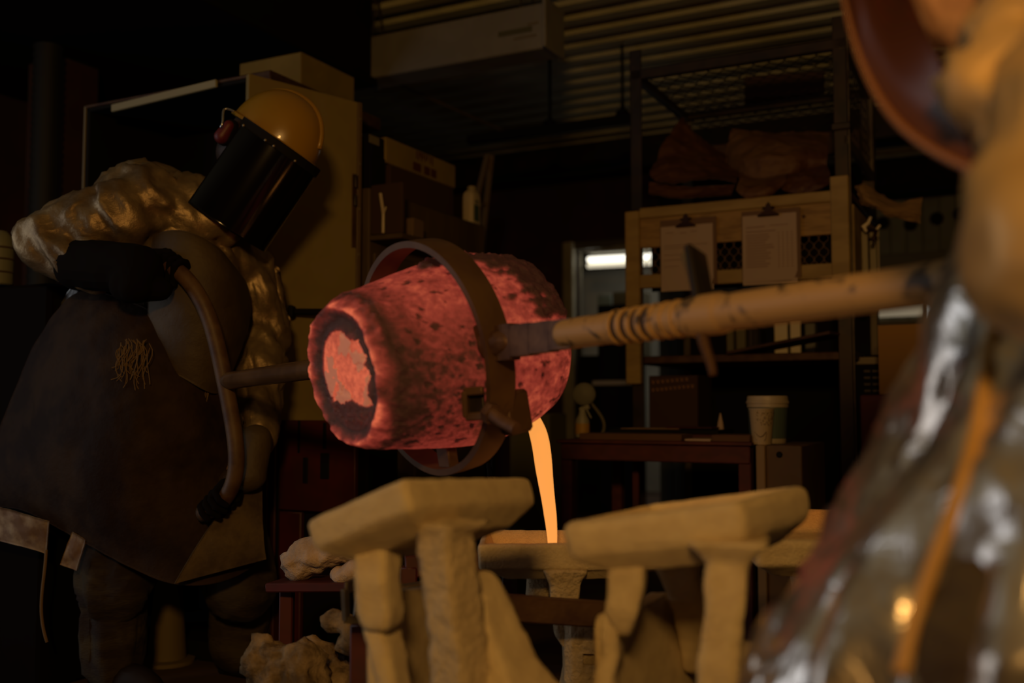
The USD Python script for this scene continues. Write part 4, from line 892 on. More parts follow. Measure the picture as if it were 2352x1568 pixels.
# workbench
bT = float(at(1500, 1030, 3.35) @ V_)
a0, a1 = float(on_b(1288, 1030, bT) @ U_), float(on_b(1722, 1030, bT) @ U_)
zt = on_b(1500, 1012, bT)[2]; zb = on_b(1500, 1060, bT)[2]
tb = thing("workbench", "dark red-brown wooden workbench behind the stream", "workbench", W((a0 + a1) / 2, bT + .25, 0))
TW = mat("bench_wood", (.085, .014, .010), .7, c2=(.06, .010, .008), scale=6, stretch=(1, 6, 6))
obj("top", rbox(a0 - .01, a1 + .01, bT - .015, bT + .55, zt - .012, zt, .003), TW, tb)
obj("apron", rbox(a0, a1, bT, bT + .02, zb, zt - .012, .003), TW, tb)
for a in (a0 + .015, a1 - .02):
    for b in (bT + .03, bT + .5): obj("leg", rbox(a - .02, a + .02, b - .02, b + .02, 0, zt - .012, .003), TW, tb)
obj("shelf_divider", rbox(on_b(1452, 1100, bT + .2) @ U_, on_b(1466, 1100, bT + .2) @ U_, bT + .2, bT + .22, .0, zb, .002), REDP, tb)
def bench_item(name, label, cat, px0, px1, h, dd, m, off=.05, z=None, rot=0):
    b = bT + off; z0 = zt if z is None else z
    q0, q1 = float(on_b(px0, 1000, b) @ U_), float(on_b(px1, 1000, b) @ U_)
    return obj(name, rbox(q0, q1, b, b + dd, z0, z0 + h, .002), m, None, label=label, cat=cat)
bench_item("cardboard_tray", "shallow brown cardboard tray on the front left of the workbench", "tray", 1330, 1565, .022, .12, mat("lid_brown", (.10, .045, .018), .8), .0)
bench_item("folder", "dark red folder lying on the workbench under the black book", "folder", 1352, 1640, .018, .2, REDP, .15)
bench_item("book", "thick black book in the middle of the workbench stack", "book", 1398, 1650, .016, .2, BLACK, .16, zt + .018)
bench_item("envelope", "tan sheet of paper on top of the black book", "paper", 1425, 1560, .003, .16, KRAFT, .17, zt + .034)
bench_item("notebook", "thin red notebook on the tan sheet at the right of the stack", "notebook", 1530, 1635, .005, .14, REDP, .17, zt + .037)
bench_item("magazine", "thin pale-edged magazine in front on the workbench", "magazine", 1572, 1632, .008, .10, PAPER, .005)
bench_item("carton", "flat brown carton on the workbench right of the magazine", "box", 1634, 1722, .022, .14, "/World/Looks/lid_brown", .0)
p = on_b(1656, 985, bT + .30); p[2] = zt + .036
obj("paper_cone", lathe([(.012, 0), (.010, .02), (.002, .055), (0, .056)], on_b(1655, 985, bT + .28) * [1, 1, 0] + Z_ * (zt + .018 if False else zt + .034), Z_, 16), PAPER, None, label="small pale pointed cone at the right end of the book stack", cat="cone")
# white mask and spray bottle at the left of the bench
ps = on_b(1338, 1000, bT + .28); ps[2] = zt
sb = thing("spray_bottle", "white spray bottle with yellow label at the left end of the workbench", "bottle", ps)
obj("body", lathe([(0, 0), (.024, 0), (.026, .004), (.026, .06), (.014, .085), (.011, .10), (0, .10)], ps, Z_, 24), mat("bottle_grey", (.24, .23, .17), .5), sb)
obj("label", lathe([(.0262, .012), (.0268, .013), (.0268, .05), (.0262, .051)], ps, Z_, 24), mat("yellow_label", (.36, .20, .02), .6), sb)
obj("trigger_head", cat_([bar(ps + Z_ * .10 - U_ * .012, ps + Z_ * .112 + U_ * .028, .014, .018, .004), bar(ps + Z_ * .10 + U_ * .018, ps + Z_ * .07 + U_ * .035, .006, .006, .002)]), "/World/Looks/bottle_grey", sb)
pm = on_b(1342, 905, bT + .45)
msk = thing("desk_lamp", "pale round lamp head on a bent stem at the left of the workbench", "lamp", A_([pm[0], pm[1], zt]))
obj("shade", lathe([(0, -.02), (.03, -.018), (.045, 0), (.043, .008), (.03, .014), (0, .016)], pm, -V_ + .3 * U_, 28), mat("dim_shade", (.13, .125, .09), .6), msk)
obj("stem", tube(curve([pm + V_ * .02, pm + U_ * .03 + V_ * .03 - Z_ * .05, pm + U_ * .07 + V_ * .03 - Z_ * .12, A_([*(pm + U_ * .06 + V_ * .03)[:2], zt + .008])], 20), .006, 8), OLIVE, msk, smooth=True)
obj("foot", lathe([(0, 0), (.045, 0), (.045, .01), (0, .012)], A_([*(pm + U_ * .06 + V_ * .03)[:2], zt]), Z_, 24), BLACK, msk)
# plywood crate beside the bench with tub and cup
q0, q1 = float(on_b(1738, 1060, bT - .02) @ U_), float(on_b(1842, 1060, bT - .02) @ U_)
zcr = on_b(1790, 1022, bT - .02)[2]
crt = thing("plywood_crate", "plywood crate standing at the right end of the workbench", "crate", W((q0 + q1) / 2, bT, 0))
obj("side_panel", rbox(q0 + .028, q1, bT - .02, bT + .36, 0, zcr, .003), mat("crate_ply", (.14, .08, .03), .7, c2=(.11, .06, .022), scale=6), crt)
obj("corner_batten", rbox(q0, q0 + .028, bT - .03, bT + .02, 0, zcr, .003), mat("pale_batten", (.27, .18, .09), .7), crt)
p = on_b(1790, 1044, bT - .021); obj("hand_hole", lathe([(0, 0), (.008, 0), (.010, -.002)], p - V_ * .001, -V_, 16), BLACK, crt)
pt_ = on_b(1764, 1000, bT + .16); pt_[2] = zcr
k_ = (pt_ - CAM) @ FW / 2352
tubR = 47 * k_
hT = 108 * k_
tub = thing("plastic_tub", "white-lidded plastic tub with teal label behind the paper cup", "tub", pt_)
obj("tub_body", lathe([(0, 0), (tubR * .84, 0), (tubR * .86, .003), (tubR * .95, hT * .82), (0, hT * .82)], pt_, Z_, 40), PLAST, tub)
obj("label_band", lathe([(tubR * .868, hT * .10), (tubR * .875, hT * .11), (tubR * .952, hT * .76), (tubR * .945, hT * .77)], pt_, Z_, 40), mat("teal_label", (.10, .145, .125), .6), tub, label="teal label band")
obj("lid", lathe([(0, hT), (tubR * .93, hT), (tubR * .97, hT * .985), (tubR * .99, hT * .90), (tubR * 1.03, hT * .88), (tubR * 1.03, hT * .84), (tubR * .99, hT * .83), (tubR * .99, hT * .76), (tubR * .95, hT * .75)], pt_, Z_, 40), PLAST, tub, smooth=30)
pc_ = on_b(1750, 1010, bT + .035); pc_[2] = zcr; k_ = (pc_ - CAM) @ FW / 2352; rC = 29 * k_; hC = 80 * k_
pcup = thing("paper_cup", "patterned paper coffee cup in front of the white-lidded tub", "cup", pc_)
CUPM = mat("cup_paper", (.46, .36, .22), .7)
obj("cup_body", lathe([(0, .003), (rC * .70, .003), (rC * .72, 0), (rC * .735, .001), (rC * .97, hC), (rC * .93, hC), (rC * .69, .006), (0, .006)], pc_, Z_, 40), CUPM, pcup)
obj("cup_rim", lathe([(rC * .96, hC - .002), (rC * 1.01, hC - .001), (rC * 1.02, hC + .002), (rC * .98, hC + .004), (rC * .94, hC)], pc_, Z_, 40), PLAST, pcup, smooth=True)
ms = []
rr_ = random.Random(3)
def cupp(ang, f, o=.0006):
    r = rC * (.735 + (.97 - .735) * f) + o; d = math.cos(ang) * unit(-V_ + .1 * U_) + math.sin(ang) * U_
    return pc_ + d * r + Z_ * hC * f
for k in range(90):
    an = rr_.uniform(-1.4, 1.4); f = rr_.uniform(.55, .93); l = rr_.uniform(.05, .13)
    t = rr_.uniform(0, 6.3); ms.append(tube([cupp(an + l * math.cos(t) * .6, f + l * math.sin(t) * .3), cupp(an, f + .01), cupp(an - l * math.cos(t + 1) * .6, f - l * math.sin(t + 1) * .3)], .0009, 4))
ms += [tube([cupp(-.55 + .1 * k, .36 - .14 * math.sin(k / 11 * math.pi)) for k in range(12)], .0014, 4), tube([cupp(-.55, .37), cupp(-.66, .30), cupp(-.58, .18), cupp(-.40, .12)], .0012, 4), tube([cupp(.56, .37), cupp(.60, .28), cupp(.50, .15), cupp(.35, .10)], .0012, 4)]
obj("cup_pattern", cat_(ms), mat("cup_ink", (.16, .11, .055), .8), pcup, kind="stuff")
# right of the rack: cards, small-parts cabinet, window
pcb = thing("parts_cabinet", "black small-parts cabinet with rows of pale tags right of the rack post", "cabinet", at(1990, 1000, 3.78) * [1, 1, 0])
bP = float(at(1990, 900, 3.80) @ V_); q0, q1 = float(on_b(1966, 900, bP) @ U_), float(on_b(2120, 900, bP) @ U_)
zt2 = on_b(1990, 815, bP)[2]
obj("case", rbox(q0, q1, bP, bP + .3, 0, zt2, .004), BLACK, pcb)
obj("label_strip", rbox(q0, q1, bP - .003, bP, on_b(1990, 836, bP)[2], on_b(1990, 820, bP)[2], .001), mat("strip_pale", (.26, .21, .14), .6), pcb)
for r_ in range(11):
    z_ = on_b(1990, 852 + r_ * 15, bP)[2]
    for c in range(6): 
        aa = q0 + .03 + c * (q1 - q0 - .05) / 6
        obj("drawer_tag", rbox(aa, aa + .022, bP - .002, bP, z_ - .004, z_ + .003, .0005), mat("tag_dim", (.13, .10, .05), .7) if (r_, c) == (0, 0) else "/World/Looks/tag_dim", pcb)
m, _ = front_box(2016, 2170, 744, 905, 3.50, .012, .001)
obj("cardboard_sheet", m, mat("amber_card", (.30, .15, .025), .8), None, label="amber cardboard sheet standing right of the parts cabinet", cat="cardboard")
m, _ = front_box(1975, 2175, 906, 1000, 3.46, .12, .005, z0=0); obj("side_table", m, mat("red_table", (.11, .012, .010), .6), None, label="dark red block under the amber cardboard sheet", cat="table")
# lit window pane low on the back wall
wn = thing("window_1", kind="structure")
bW = BB - .03
p, q = on_b(2060, 690, bW), on_b(2200, 690, bW); z1, z0 = on_b(2080, 640, bW)[2], on_b(2080, 736, bW)[2]
obj("pane", rbox(p @ U_ + .19, q @ U_, bW, bW + .01, z0, z1, 0), mat("daylit_pane", (.6, .6, .55), .5, emit=(.92, .93, .86), es=.55), wn)
obj("pane", rbox(p @ U_ - .18, p @ U_ + .18, bW, bW + .01, z0 + .03, z1, 0), mat("dull_pane", (.5, .45, .33), .6, emit=(.75, .63, .42), es=.22), wn)
obj("window_frame", cat_([rbox(p @ U_ - .22, q @ U_, bW - .02, bW + .01, z0 - .04, z0, .003), rbox(p @ U_ + .17, p @ U_ + .20, bW - .02, bW + .01, z0, z1, .003), rbox(p @ U_ - .22, p @ U_ - .18, bW - .02, bW + .01, z0 - .04, z1, .003), rbox(p @ U_ - .22, q @ U_, bW - .02, bW + .01, z1, z1 + .04, .003)]), PALE, wn)
# ================================================================ people
SKIN = mat("skin", (.52, .30, .20), .5, c2=(.48, .26, .17), scale=12)
ALU = usdkit.material(stage, "/World/Looks/aluminised_cloth", {
    "tc": ("texture_coordinate", {}), "n": ("noise_texture", {"scale": 20., "detail": 3., "roughness": .55, "distortion": 1.}), "n2": ("noise_texture", {"scale": 7., "detail": 3., "roughness": .6}),
    "b": ("bump", {"strength": 1., "distance": .0035}), "r": ("rgb_ramp", {"ramp": [(.40, (.74, .70, .65)), (.66, (.45, .36, .27))]}),
    "p": ("principled_bsdf", {"metallic": .92, "roughness": .24})},
    [("tc.object", "n.vector"), ("tc.object", "n2.vector"), ("n.fac", "b.height"), ("b.normal", "p.normal"), ("n2.fac", "r.fac"), ("r.color", "p.base_color")], surface="p.BSDF")
LEATH = mat("dark_leather", (.014, .006, .0035), .75, c2=(.034, .018, .008), scale=6, bump=.003, bscale=40, spec=.2)
BIB = mat("tan_leather", (.075, .050, .016), .65, c2=(.05, .03, .010), scale=5, bump=.002, bscale=60)
CANV = mat("tan_canvas", (.11, .075, .032), .85, c2=(.045, .026, .012), scale=8, bump=.003, bscale=90)
PANT = mat("dark_canvas", (.055, .040, .017), .85, c2=(.018, .008, .005), scale=5, bump=.004, bscale=70, stretch=(1, 1, 3))
GLOVE = mat("black_glove", (.006, .004, .003), .9, spec=.08)
BOOT = mat("boot_leather", (.016, .009, .006), .7, spec=.2)
VISOR = usdkit.material(stage, "/World/Looks/black_visor", {"p": ("principled_bsdf", {"base_color": (.004, .003, .003), "roughness": .13, "specular_ior_level": .28})}, [], surface="p.BSDF")
HAT = mat("yellow_helmet", (.33, .185, .010), .30, c2=(.30, .165, .010), scale=3, coat=.2)

def grip(bp, bd, frm, rb, palm=.045, fr=.010, scale=1.):
    """a hand closed on a bar at bp with direction bd; frm points from the bar to the wrist. Returns bones and the wrist point."""
    bd = unit(bd); frm = unit(A_(frm) - (A_(frm) @ bd) * bd); side = np.cross(bd, frm)
    bones = []; R = rb + fr
    kn = []
    for k, (o, L) in enumerate(((-.033, .92), (-.011, 1.0), (.011, .97), (.033, .84))):
        o *= scale; c = bp + bd * o; pts = []
        for t in np.linspace(-20, -20 - 250 * L, 6):
            a = math.radians(t + 40); pts.append(c + (R * (1.05 if t > -60 else 1.0)) * (math.cos(a) * frm + math.sin(a) * side) * (1.0))
        base = c + frm * (R + palm * .9 * scale) + side * R * .75
        kn.append(base); pts = [base, c + frm * (R * .75) + side * (R * 1.0)] + pts[2:]
        rad = np.linspace(fr * 1.08, fr * .82, len(pts))
        bones += [((pts[i], rad[i]), (pts[i + 1], rad[i + 1])) for i in range(len(pts) - 1)]
    wr = bp + frm * (R + .085 * scale)
    for i in range(3): bones.append(((kn[i], fr * 1.25), (kn[i + 1], fr * 1.25)))
    for b in kn: bones.append(((b, fr * 1.25), (wr, fr * 2.1)))
    tb0 = bp - bd * .045 * scale + frm * (R + .045 * scale); tb1 = bp - bd * .052 * scale + frm * (R * .5) - side * R * .9; tb2 = bp - bd * .020 * scale - frm * R * .55 - side * R * .95
    bones += [((wr, fr * 1.9), (tb0, fr * 1.35)), ((tb0, fr * 1.35), (tb1, fr * 1.1)), ((tb1, fr * 1.1), (tb2, fr * .9))]
    return bones, wr
def head_bones(o, f, u, s):
    """o: centre of the skull; f forward, u up, s sideways"""
    P = lambda x, y, z: o + f * x + s * y + u * z
    b = [((P(-.02, 0, .01), .088), (P(.02, 0, .015), .082)), ((P(.035, 0, -.02), .066), (P(.052, 0, -.095), .030)), ((P(.0, 0, -.05), .065), (P(.045, 0, -.085), .036)),
         ((P(.082, 0, -.005), .014), (P(.108, 0, -.040), .013)), ((P(.092, -.014, -.044), .009), (P(.092, .014, -.044), .009)),
         ((P(.080, -.020, -.070), .008), (P(.080, .020, -.070), .008)), ((P(.078, -.017, -.080), .009), (P(.078, .017, -.080), .009)),
         ((P(.078, -.045, .014), .012), (P(.086, .0, .016), .012)), ((P(.086, 0, .016), .012), (P(.078, .045, .014), .012))]
    for y in (-1, 1): b += [((P(-.005, y * .084, .012), .012), (P(-.012, y * .092, -.022), .009)), ((P(-.02, y * .088, .01), .010), (P(-.016, y * .088, -.018), .008))]
    return b, P
def boots(an, fwd, t, name="boot"):
    an = A_(an); fwd = unit(fwd)
    up_ = chain([((A_([an[0], an[1], .20]), .058), (A_([an[0], an[1], .065]), .052)), ((A_([an[0], an[1], .055]), .046), (A_([*(an + fwd * .12)[:2], .048]), .044)), ((A_([*(an + fwd * .12)[:2], .048]), .044), (A_([*(an + fwd * .17)[:2], .040]), .034)), ((A_([an[0], an[1], .05]), .044), (A_([*(an - fwd * .04)[:2], .042]), .038))], .016, 5)
    b = obj(name, up_, BOOT, t, smooth=True)
    obj("sole", chain([((A_([*(an - fwd * .04)[:2], .012]), .012), (A_([*(an + fwd * .18)[:2], .012]), .012)), ((A_([*(an - fwd * .04 + np.cross(Z_, fwd) * .03)[:2], .012]), .012), (A_([*(an + fwd * .17 + np.cross(Z_, fwd) * .03)[:2], .012]), .012)), ((A_([*(an - fwd * .04 - np.cross(Z_, fwd) * .03)[:2], .012]), .012), (A_([*(an + fwd * .17 - np.cross(Z_, fwd) * .03)[:2], .012]), .012))], .02, 2), BLACK, b, smooth=True)

# ---- worker behind the crucible
D = 2.97
f3 = unit(.824 * RI - .565 * UP - .22 * FW); d3 = unit(-.565 * RI - .824 * UP); d3 = unit(d3 - (d3 @ f3) * f3); s3 = np.cross(f3, d3); s3 = s3 if s3 @ FW < 0 else -s3
O = at(630, 322, D)
wk = thing("person", "stooping person in yellow hard hat and black face shield holding the hoop grip", "person", A_([at(420, 1500, D)[0], D, 0]))
hd = O + d3 * .055 - f3 * .012
hb, HP = head_bones(hd, f3, -d3, s3)
J = dict(pelvis=at(410, 1040, D + .10), waist=at(405, 880, D + .08), chest=at(425, 660, D + .04), upper=at(410, 545, D + .02), neck=at(520, 470, D),
         nsh=at(335, 480, D - .10), nel=at(112, 558, D - .14), fsh=at(570, 625, D + .16), fel=at(612, 780, D + .16))
gb1, w1 = grip(at(392, 612, Zh + .04), hoop[6] - hoop[0], at(200, 625, Zh - .02) - at(392, 612, Zh + .04), .021)
hq = at(500, 1158, Zh + .03)
gb2, w2 = grip(hq, hoop[-1] - hoop[-12], at(590, 1050, Zh + .10) - hq, .021)
def leg_j(hip, knee, foot): return [((hip, .095), (knee, .062)), ((knee, .060), (foot + A_([0, 0, .30]), .056)), ((foot + A_([0, 0, .30]), .056), (foot + A_([0, 0, .10]), .042))]
ft1 = A_([at(275, 1500, D - .02)[0], D - .02, 0]); ft2 = A_([at(560, 1500, D + .20)[0], D + .20, 0])
kn1, kn2 = at(262, 1345, D - .10), at(555, 1345, D + .02)
hp1, hp2 = at(330, 1080, D + .06), at(480, 1080, D + .14)
body = [((J['pelvis'], .12), (J['waist'], .115)), ((J['waist'], .115), (J['chest'], .13)), ((J['chest'], .13), (J['upper'], .11)), ((J['upper'], .10), (J['neck'], .055)), ((J['neck'], .055), (hd + d3 * .06 - f3 * .02, .055)),
        ((J['upper'], .09), (J['nsh'], .065)), ((J['nsh'], .06), (J['nel'], .042)), ((J['nel'], .042), (w1, .028)), ((J['upper'], .09), (J['fsh'], .065)), ((J['fsh'], .06), (J['fel'], .042)), ((J['fel'], .042), (w2, .028))]
body += leg_j(hp1, kn1, ft1) + leg_j(hp2, kn2, ft2) + [((J['pelvis'], .11), (hp1, .095)), ((J['pelvis'], .11), (hp2, .095))]
body += [((a, r * .8), (b, q * .8)) for (a, r), (b, q) in gb1 + gb2] + hb
obj("body", chain(body, .016, 6, seg=14), SKIN, wk, smooth=True)
for y in (-1, 1): obj("eye", sph(HP(.072, y * .032, -.002), .0125, 14), mat("eye_white" if y < 0 else "eye_white_b", (.7, .68, .62), .3), wk, smooth=True)
obj("hair", chain([((HP(-.03, 0, .03), .090), (HP(-.05, 0, -.03), .074))], .014, 5), mat("dark_hair", (.03, .015, .008), .6), wk, smooth=True)
# helmet
def dome(o, f, s, u, rf, rs, ru, thick=0., n=26, k=44):
    V, F = [], []
    for i in range(n + 1):
        t = (i / n) * math.pi / 2
        for j in range(k):
            a = j / k * 2 * math.pi; e = .92
            V.append(o + f * rf * math.cos(t) ** e * math.cos(a) + s * rs * math.cos(t) ** e * math.sin(a) + u * ru * math.sin(t))
    for i in range(n):
        for j in range(k):
            a, b = i * k + j, i * k + (j + 1) % k; F += [(a, b, b + k), (a, b + k, a + k)]
    return trimesh.Trimesh(V, F, process=False)
up3 = -d3
hat = obj("hard_hat", cat_([dome(O, f3, s3, up3, .138, .112, .148), dome(O, f3, s3, up3, .133, .107, .142)]), HAT, wk, smooth=True, label="yellow hard hat")
obj("brim", lathe([(.0, 0), (.0, 0)], O, up3, 4) if False else trimesh.Trimesh(*(lambda k: ([O + f3 * (r * math.cos(2 * math.pi * j / k) * (1.07 if math.cos(2 * math.pi * j / k) > .3 else 1.05)) + s3 * r * .84 * math.sin(2 * math.pi * j / k) + up3 * z for r, z in ((.128, -.004), (.140, -.006), (.140, .002), (.132, .008)) for j in range(k)], [t for i in range(4) for j in range(k) for t in ((i * k + j, i * k + (j + 1) % k, (i + 1) % 4 * k + (j + 1) % k), (i * k + j, (i + 1) % 4 * k + (j + 1) % k, (i + 1) % 4 * k + j))]))(48), process=False), HAT, hat, smooth=40)
obj("ridge", tube([O + up3 * (.148 * math.sin(t)) * 1.0 + f3 * .138 * math.cos(t) ** .92 * 1.0 if math.cos(t) > 0 else O + up3 * .148 * math.sin(t) - f3 * .138 * abs(math.cos(t)) ** .92 for t in np.linspace(.35, math.pi - .35, 24)], .009, 10), HAT, hat, smooth=True)
# shield: curved dark sheet wrapped round the face
rows = []
for t in (.0, .35, .7, 1.0):
    rows.append([O + f3 * (.158 + .004 * t) * math.cos(a) + s3 * .132 * math.sin(a) + d3 * (.004 + .278 * t) for a in np.radians(np.linspace(-104, 104, 25))])
sh = obj("face_shield", sheet(rows, 30, 80, thick=.003, world=True), VISOR, wk, smooth=True, label="black glossy face shield")
for a in (35, 62, 72, 100):
    c = O + f3 * .159 * math.cos(math.radians(a)) + s3 * .133 * math.sin(math.radians(a)) + d3 * .018
    obj("rivet", sph(c + unit(f3 * math.cos(math.radians(a)) + s3 * math.sin(math.radians(a))) * .002, .0045, 10), mat(f"rivet_{a}", (.30, .24, .15), .4, .7), sh, smooth=True)
obj("crown_band", sheet([[O + f3 * .161 * math.cos(a) + s3 * .135 * math.sin(a) + d3 * (-.004 + .026 * t) for a in np.radians(np.linspace(-106, 106, 25))] for t in (0, .5, 1)], 6, 60, thick=.004, world=True, k=2), BLACK, sh, smooth=True)
em = O - f3 * .085 + s3 * .100 + d3 * .058
CHROME = mat("chrome_wire", (.7, .7, .72), .2, 1.)
ear = obj("ear_muff", chain([((em + d3 * .020, .021), (em - d3 * .016, .016))], .01, 4), mat("red_muff", (.10, .006, .008), .5), wk, smooth=True, label="red ear muff")
obj("wire_arm", tube(curve([O - f3 * .09 + s3 * .112, O - f3 * .115 + s3 * .118 + d3 * .012, O - f3 * .100 + s3 * .128 + d3 * .030, em + s3 * .03], 16), .0035, 8), CHROME, ear, smooth=True)
obj("cushion", chain([((em + d3 * .018 - s3 * .014, .024), (em - d3 * .018 - s3 * .014, .022))], .01, 4), BLACK, ear, smooth=True)
# silver jacket
def folds(m, seed): return creases(creases(m, (.55, .1, -.82), .022, 13, seed, .16), (.3, .1, -.95), .008, 30, seed + 1, .22)
def folds_(m, seed, a1=.030, a2=.006): return rough(rough(m, a1, 8, 2, seed, True, (1, 1, .7)), a2, 22, 2, seed + 1, True)
jk = chain([((at(335, 490, D), .150), (at(430, 640, D + .04), .160)), ((at(430, 640, D + .04), .160), (at(405, 900, D + .08), .150)), ((at(405, 900, D + .08), .150), (at(400, 1130, D + .10), .185)),
            ((at(420, 500, D), .125), (at(500, 500, D), .085)), ((at(330, 480, D - .06), .125), (at(300, 490, D - .10), .115)),
            ((at(305, 490, D - .10), .105), (at(112, 552, D - .14), .082)), ((at(112, 552, D - .14), .082), (at(225, 612, D - .17), .066)),
            ((at(500, 590, D + .10), .11), (at(570, 625, D + .16), .088)), ((at(570, 625, D + .16), .088), (at(606, 770, D + .16), .074)), ((at(606, 770, D + .15), .074), (at(585, 1005, D - .06), .058))], .016, 8)
JACK = mat("scorched_foil_cloth", (.34, .25, .13), .42, .60, c2=(.18, .12, .06), scale=7, bump=.002, bscale=60)
obj("jacket", folds(jk, 3), JACK, wk, smooth=True, label="crinkled silver heat jacket")
obj("jacket_tail", sheet([[(172, 650, D + .02), (182, 668, D - .02)], [(140, 700, D + .04), (172, 690, D)], [(116, 745, D + .05), (150, 725, D + .02)]], 24, 16, .006, 25, .004, 5, k=1), mat("bright_foil", (.80, .80, .80), .28, .9), wk, smooth=True, label="bright foil tail of the jacket below the elbow")
# gloves
gl = chain(gb1, .007, 4, seg=12); g1o = obj("glove", gl, GLOVE, wk, smooth=True, label="black glove on the upper end of the hoop")
obj("cuff", rough(chain([((at(185, 606, D - .17), .074), (at(318, 618, Zh - .01), .064)), ((at(318, 618, Zh - .01), .062), (w1, .046)), ((at(300, 650, Zh - .02), .055), (at(370, 665, Zh + .0), .03))], .014, 6), .006, 20, 3, 4), GLOVE, g1o, smooth=True)
gl = chain(gb2, .007, 4, seg=12); g2o = obj("glove", gl, GLOVE, wk, smooth=True, label="black glove on the lower end of the hoop")
obj("cuff", rough(chain([((at(588, 1010, Zh + .12), .045), (at(574, 1090, Zh + .09), .046)), ((at(574, 1090, Zh + .09), .044), (w2, .040))], .012, 5), .004, 20, 3, 6), BIB, g2o, smooth=True, label="tan leather cuff")
# bib and apron
F0 = D - .21
obj("leather_bib", sheet([[(352, 545, F0 + .06), (425, 532, F0 + .02), (490, 565, F0 + .06), (535, 620, F0 + .22)], [(345, 640, F0 + .04), (430, 610, F0 - .01), (515, 640, F0 + .04), (572, 680, F0 + .20)], [(345, 750, F0 + .04), (430, 750, F0 - .01), (510, 760, F0 + .04), (560, 765, F0 + .20)], [(330, 850, F0 + .05), (420, 865, F0 + .01), (480, 900, F0 + .05), (522, 870, F0 + .18)]], 50, 50, .008, 8, .006, 9), BIB, wk, smooth=True, label="tan leather bib over the chest")
G = D - .245
apc = [[(205, 665, G + .20), (290, 690, G + .10), (390, 740, G + .08), (490, 850, G + .16)], [(92, 770, G + .22), (210, 800, G + .06), (350, 860, G + .02), (505, 920, G + .14)], [(22, 950, G + .24), (170, 960, G + .04), (340, 980, G), (520, 1010, G + .14)], [(-20, 1090, G + .24), (150, 1100, G + .04), (330, 1130, G), (548, 1110, G + .14)], [(-5, 1162, G + .22), (180, 1236, G + .06), (385, 1336, G + .01), (605, 1282, G + .14)]]
ap = obj("apron", sheet(apc, 110, 90, .026, 5, .007, 19, False, (1, 1, .5)), LEATH, wk, smooth=True, label="dark worn leather apron")
obj("apron_patch", sheet([[(550, 1120, G + .085), (602, 1075, G + .13)], [(480, 1210, G + .02), (602, 1190, G + .09)], [(400, 1340, G - .045), (611, 1284, G + .07)]], 30, 30, .008, 14, .005, 29, k=2), CANV, wk, smooth=True, label="tan canvas corner of the apron")
obj("jacket_hem", sheet([[(-40, 1155, G + .10), (-40, 1235, G + .12)], [(50, 1180, G + .06), (40, 1252, G + .08)], [(112, 1198, G + .05), (106, 1272, G + .07)]], 30, 16, .006, 22, .004, 39, k=2), mat("quilted_hem", (.42, .32, .20), .6, .3, c2=(.20, .12, .07), scale=14), wk, smooth=True, label="pale quilted hem left below the apron")
obj("jacket_hem", sheet([[(165, 1222, G + .05), (138, 1296, G + .06)], [(195, 1240, G + .04), (176, 1310, G + .05)]], 16, 16, .008, 26, .004, 49, k=1), "/World/Looks/quilted_hem", wk, smooth=True, label="short pale hem tab beside the hanging cord")
ms = []; r4 = random.Random(12)
for k in range(34):
    x = r4.uniform(265, 345); y = r4.uniform(775, 800); l = r4.uniform(50, 115); z = G + .005 + r4.uniform(-.01, 0)
    ms.append(tube(curve([at(x, y, z), at(x + r4.uniform(-12, 8), y + l * .4, z - .015), at(x + r4.uniform(-22, 4), y + l * .75, z - .012), at(x + r4.uniform(-24, 6), y + l, z - .01)], 8), .0013, 4))
for k in range(9):
    x = r4.uniform(455, 480); ms.append(tube(curve([at(x, 840, G + .09), at(x + 3, 880, G + .085), at(x - r4.uniform(0, 20), 935, G + .085)], 6), .0012, 4))
for k in range(26):
    s = k / 26; x, y = 395 + 90 * s, 800 + 75 * s; ms.append(tube([at(x, y, G + .07 + .04 * s), at(x + r4.uniform(-3, 3), y + 14, G + .06 + .04 * s)], .0012, 4))
obj("frayed_threads", cat_(ms), mat("thread", (.15, .09, .03), .9), wk, kind="stuff", label="tan frayed threads hanging on the apron")
obj("cord", tube(curve([at(106, 1262, G + .04), at(100, 1330, G + .03), at(95, 1400, G + .03), at(100, 1445, G + .03), at(108, 1474, G + .03)], 16), .0042, 8), mat("cord_tan", (.16, .10, .045), .9), wk, smooth=True, label="pale cord hanging below the apron")
tr = []
for hip, kn, ft in ((hp1, kn1, ft1), (hp2, kn2, ft2)):
    tr += [((hip, .135), (kn, .098)), ((kn, .098), (ft + A_([0, 0, .30]), .082)), ((ft + A_([0, 0, .30]), .082), (ft + A_([0, 0, .09]), .080))]
tr += [((J['pelvis'], .14), (hp1, .135)), ((J['pelvis'], .14), (hp2, .135))]
obj("trousers", rough(creases(chain(tr, .018, 6), (.1, 0, -1), .018, 13, 51, .3), .004, 40, 2, 52, True, (.5, .5, 2)), PANT, wk, smooth=True, label="dark wrinkled canvas trousers")
for an in (ft1, ft2): boots(an, A_([.8, -.5, 0]), wk)

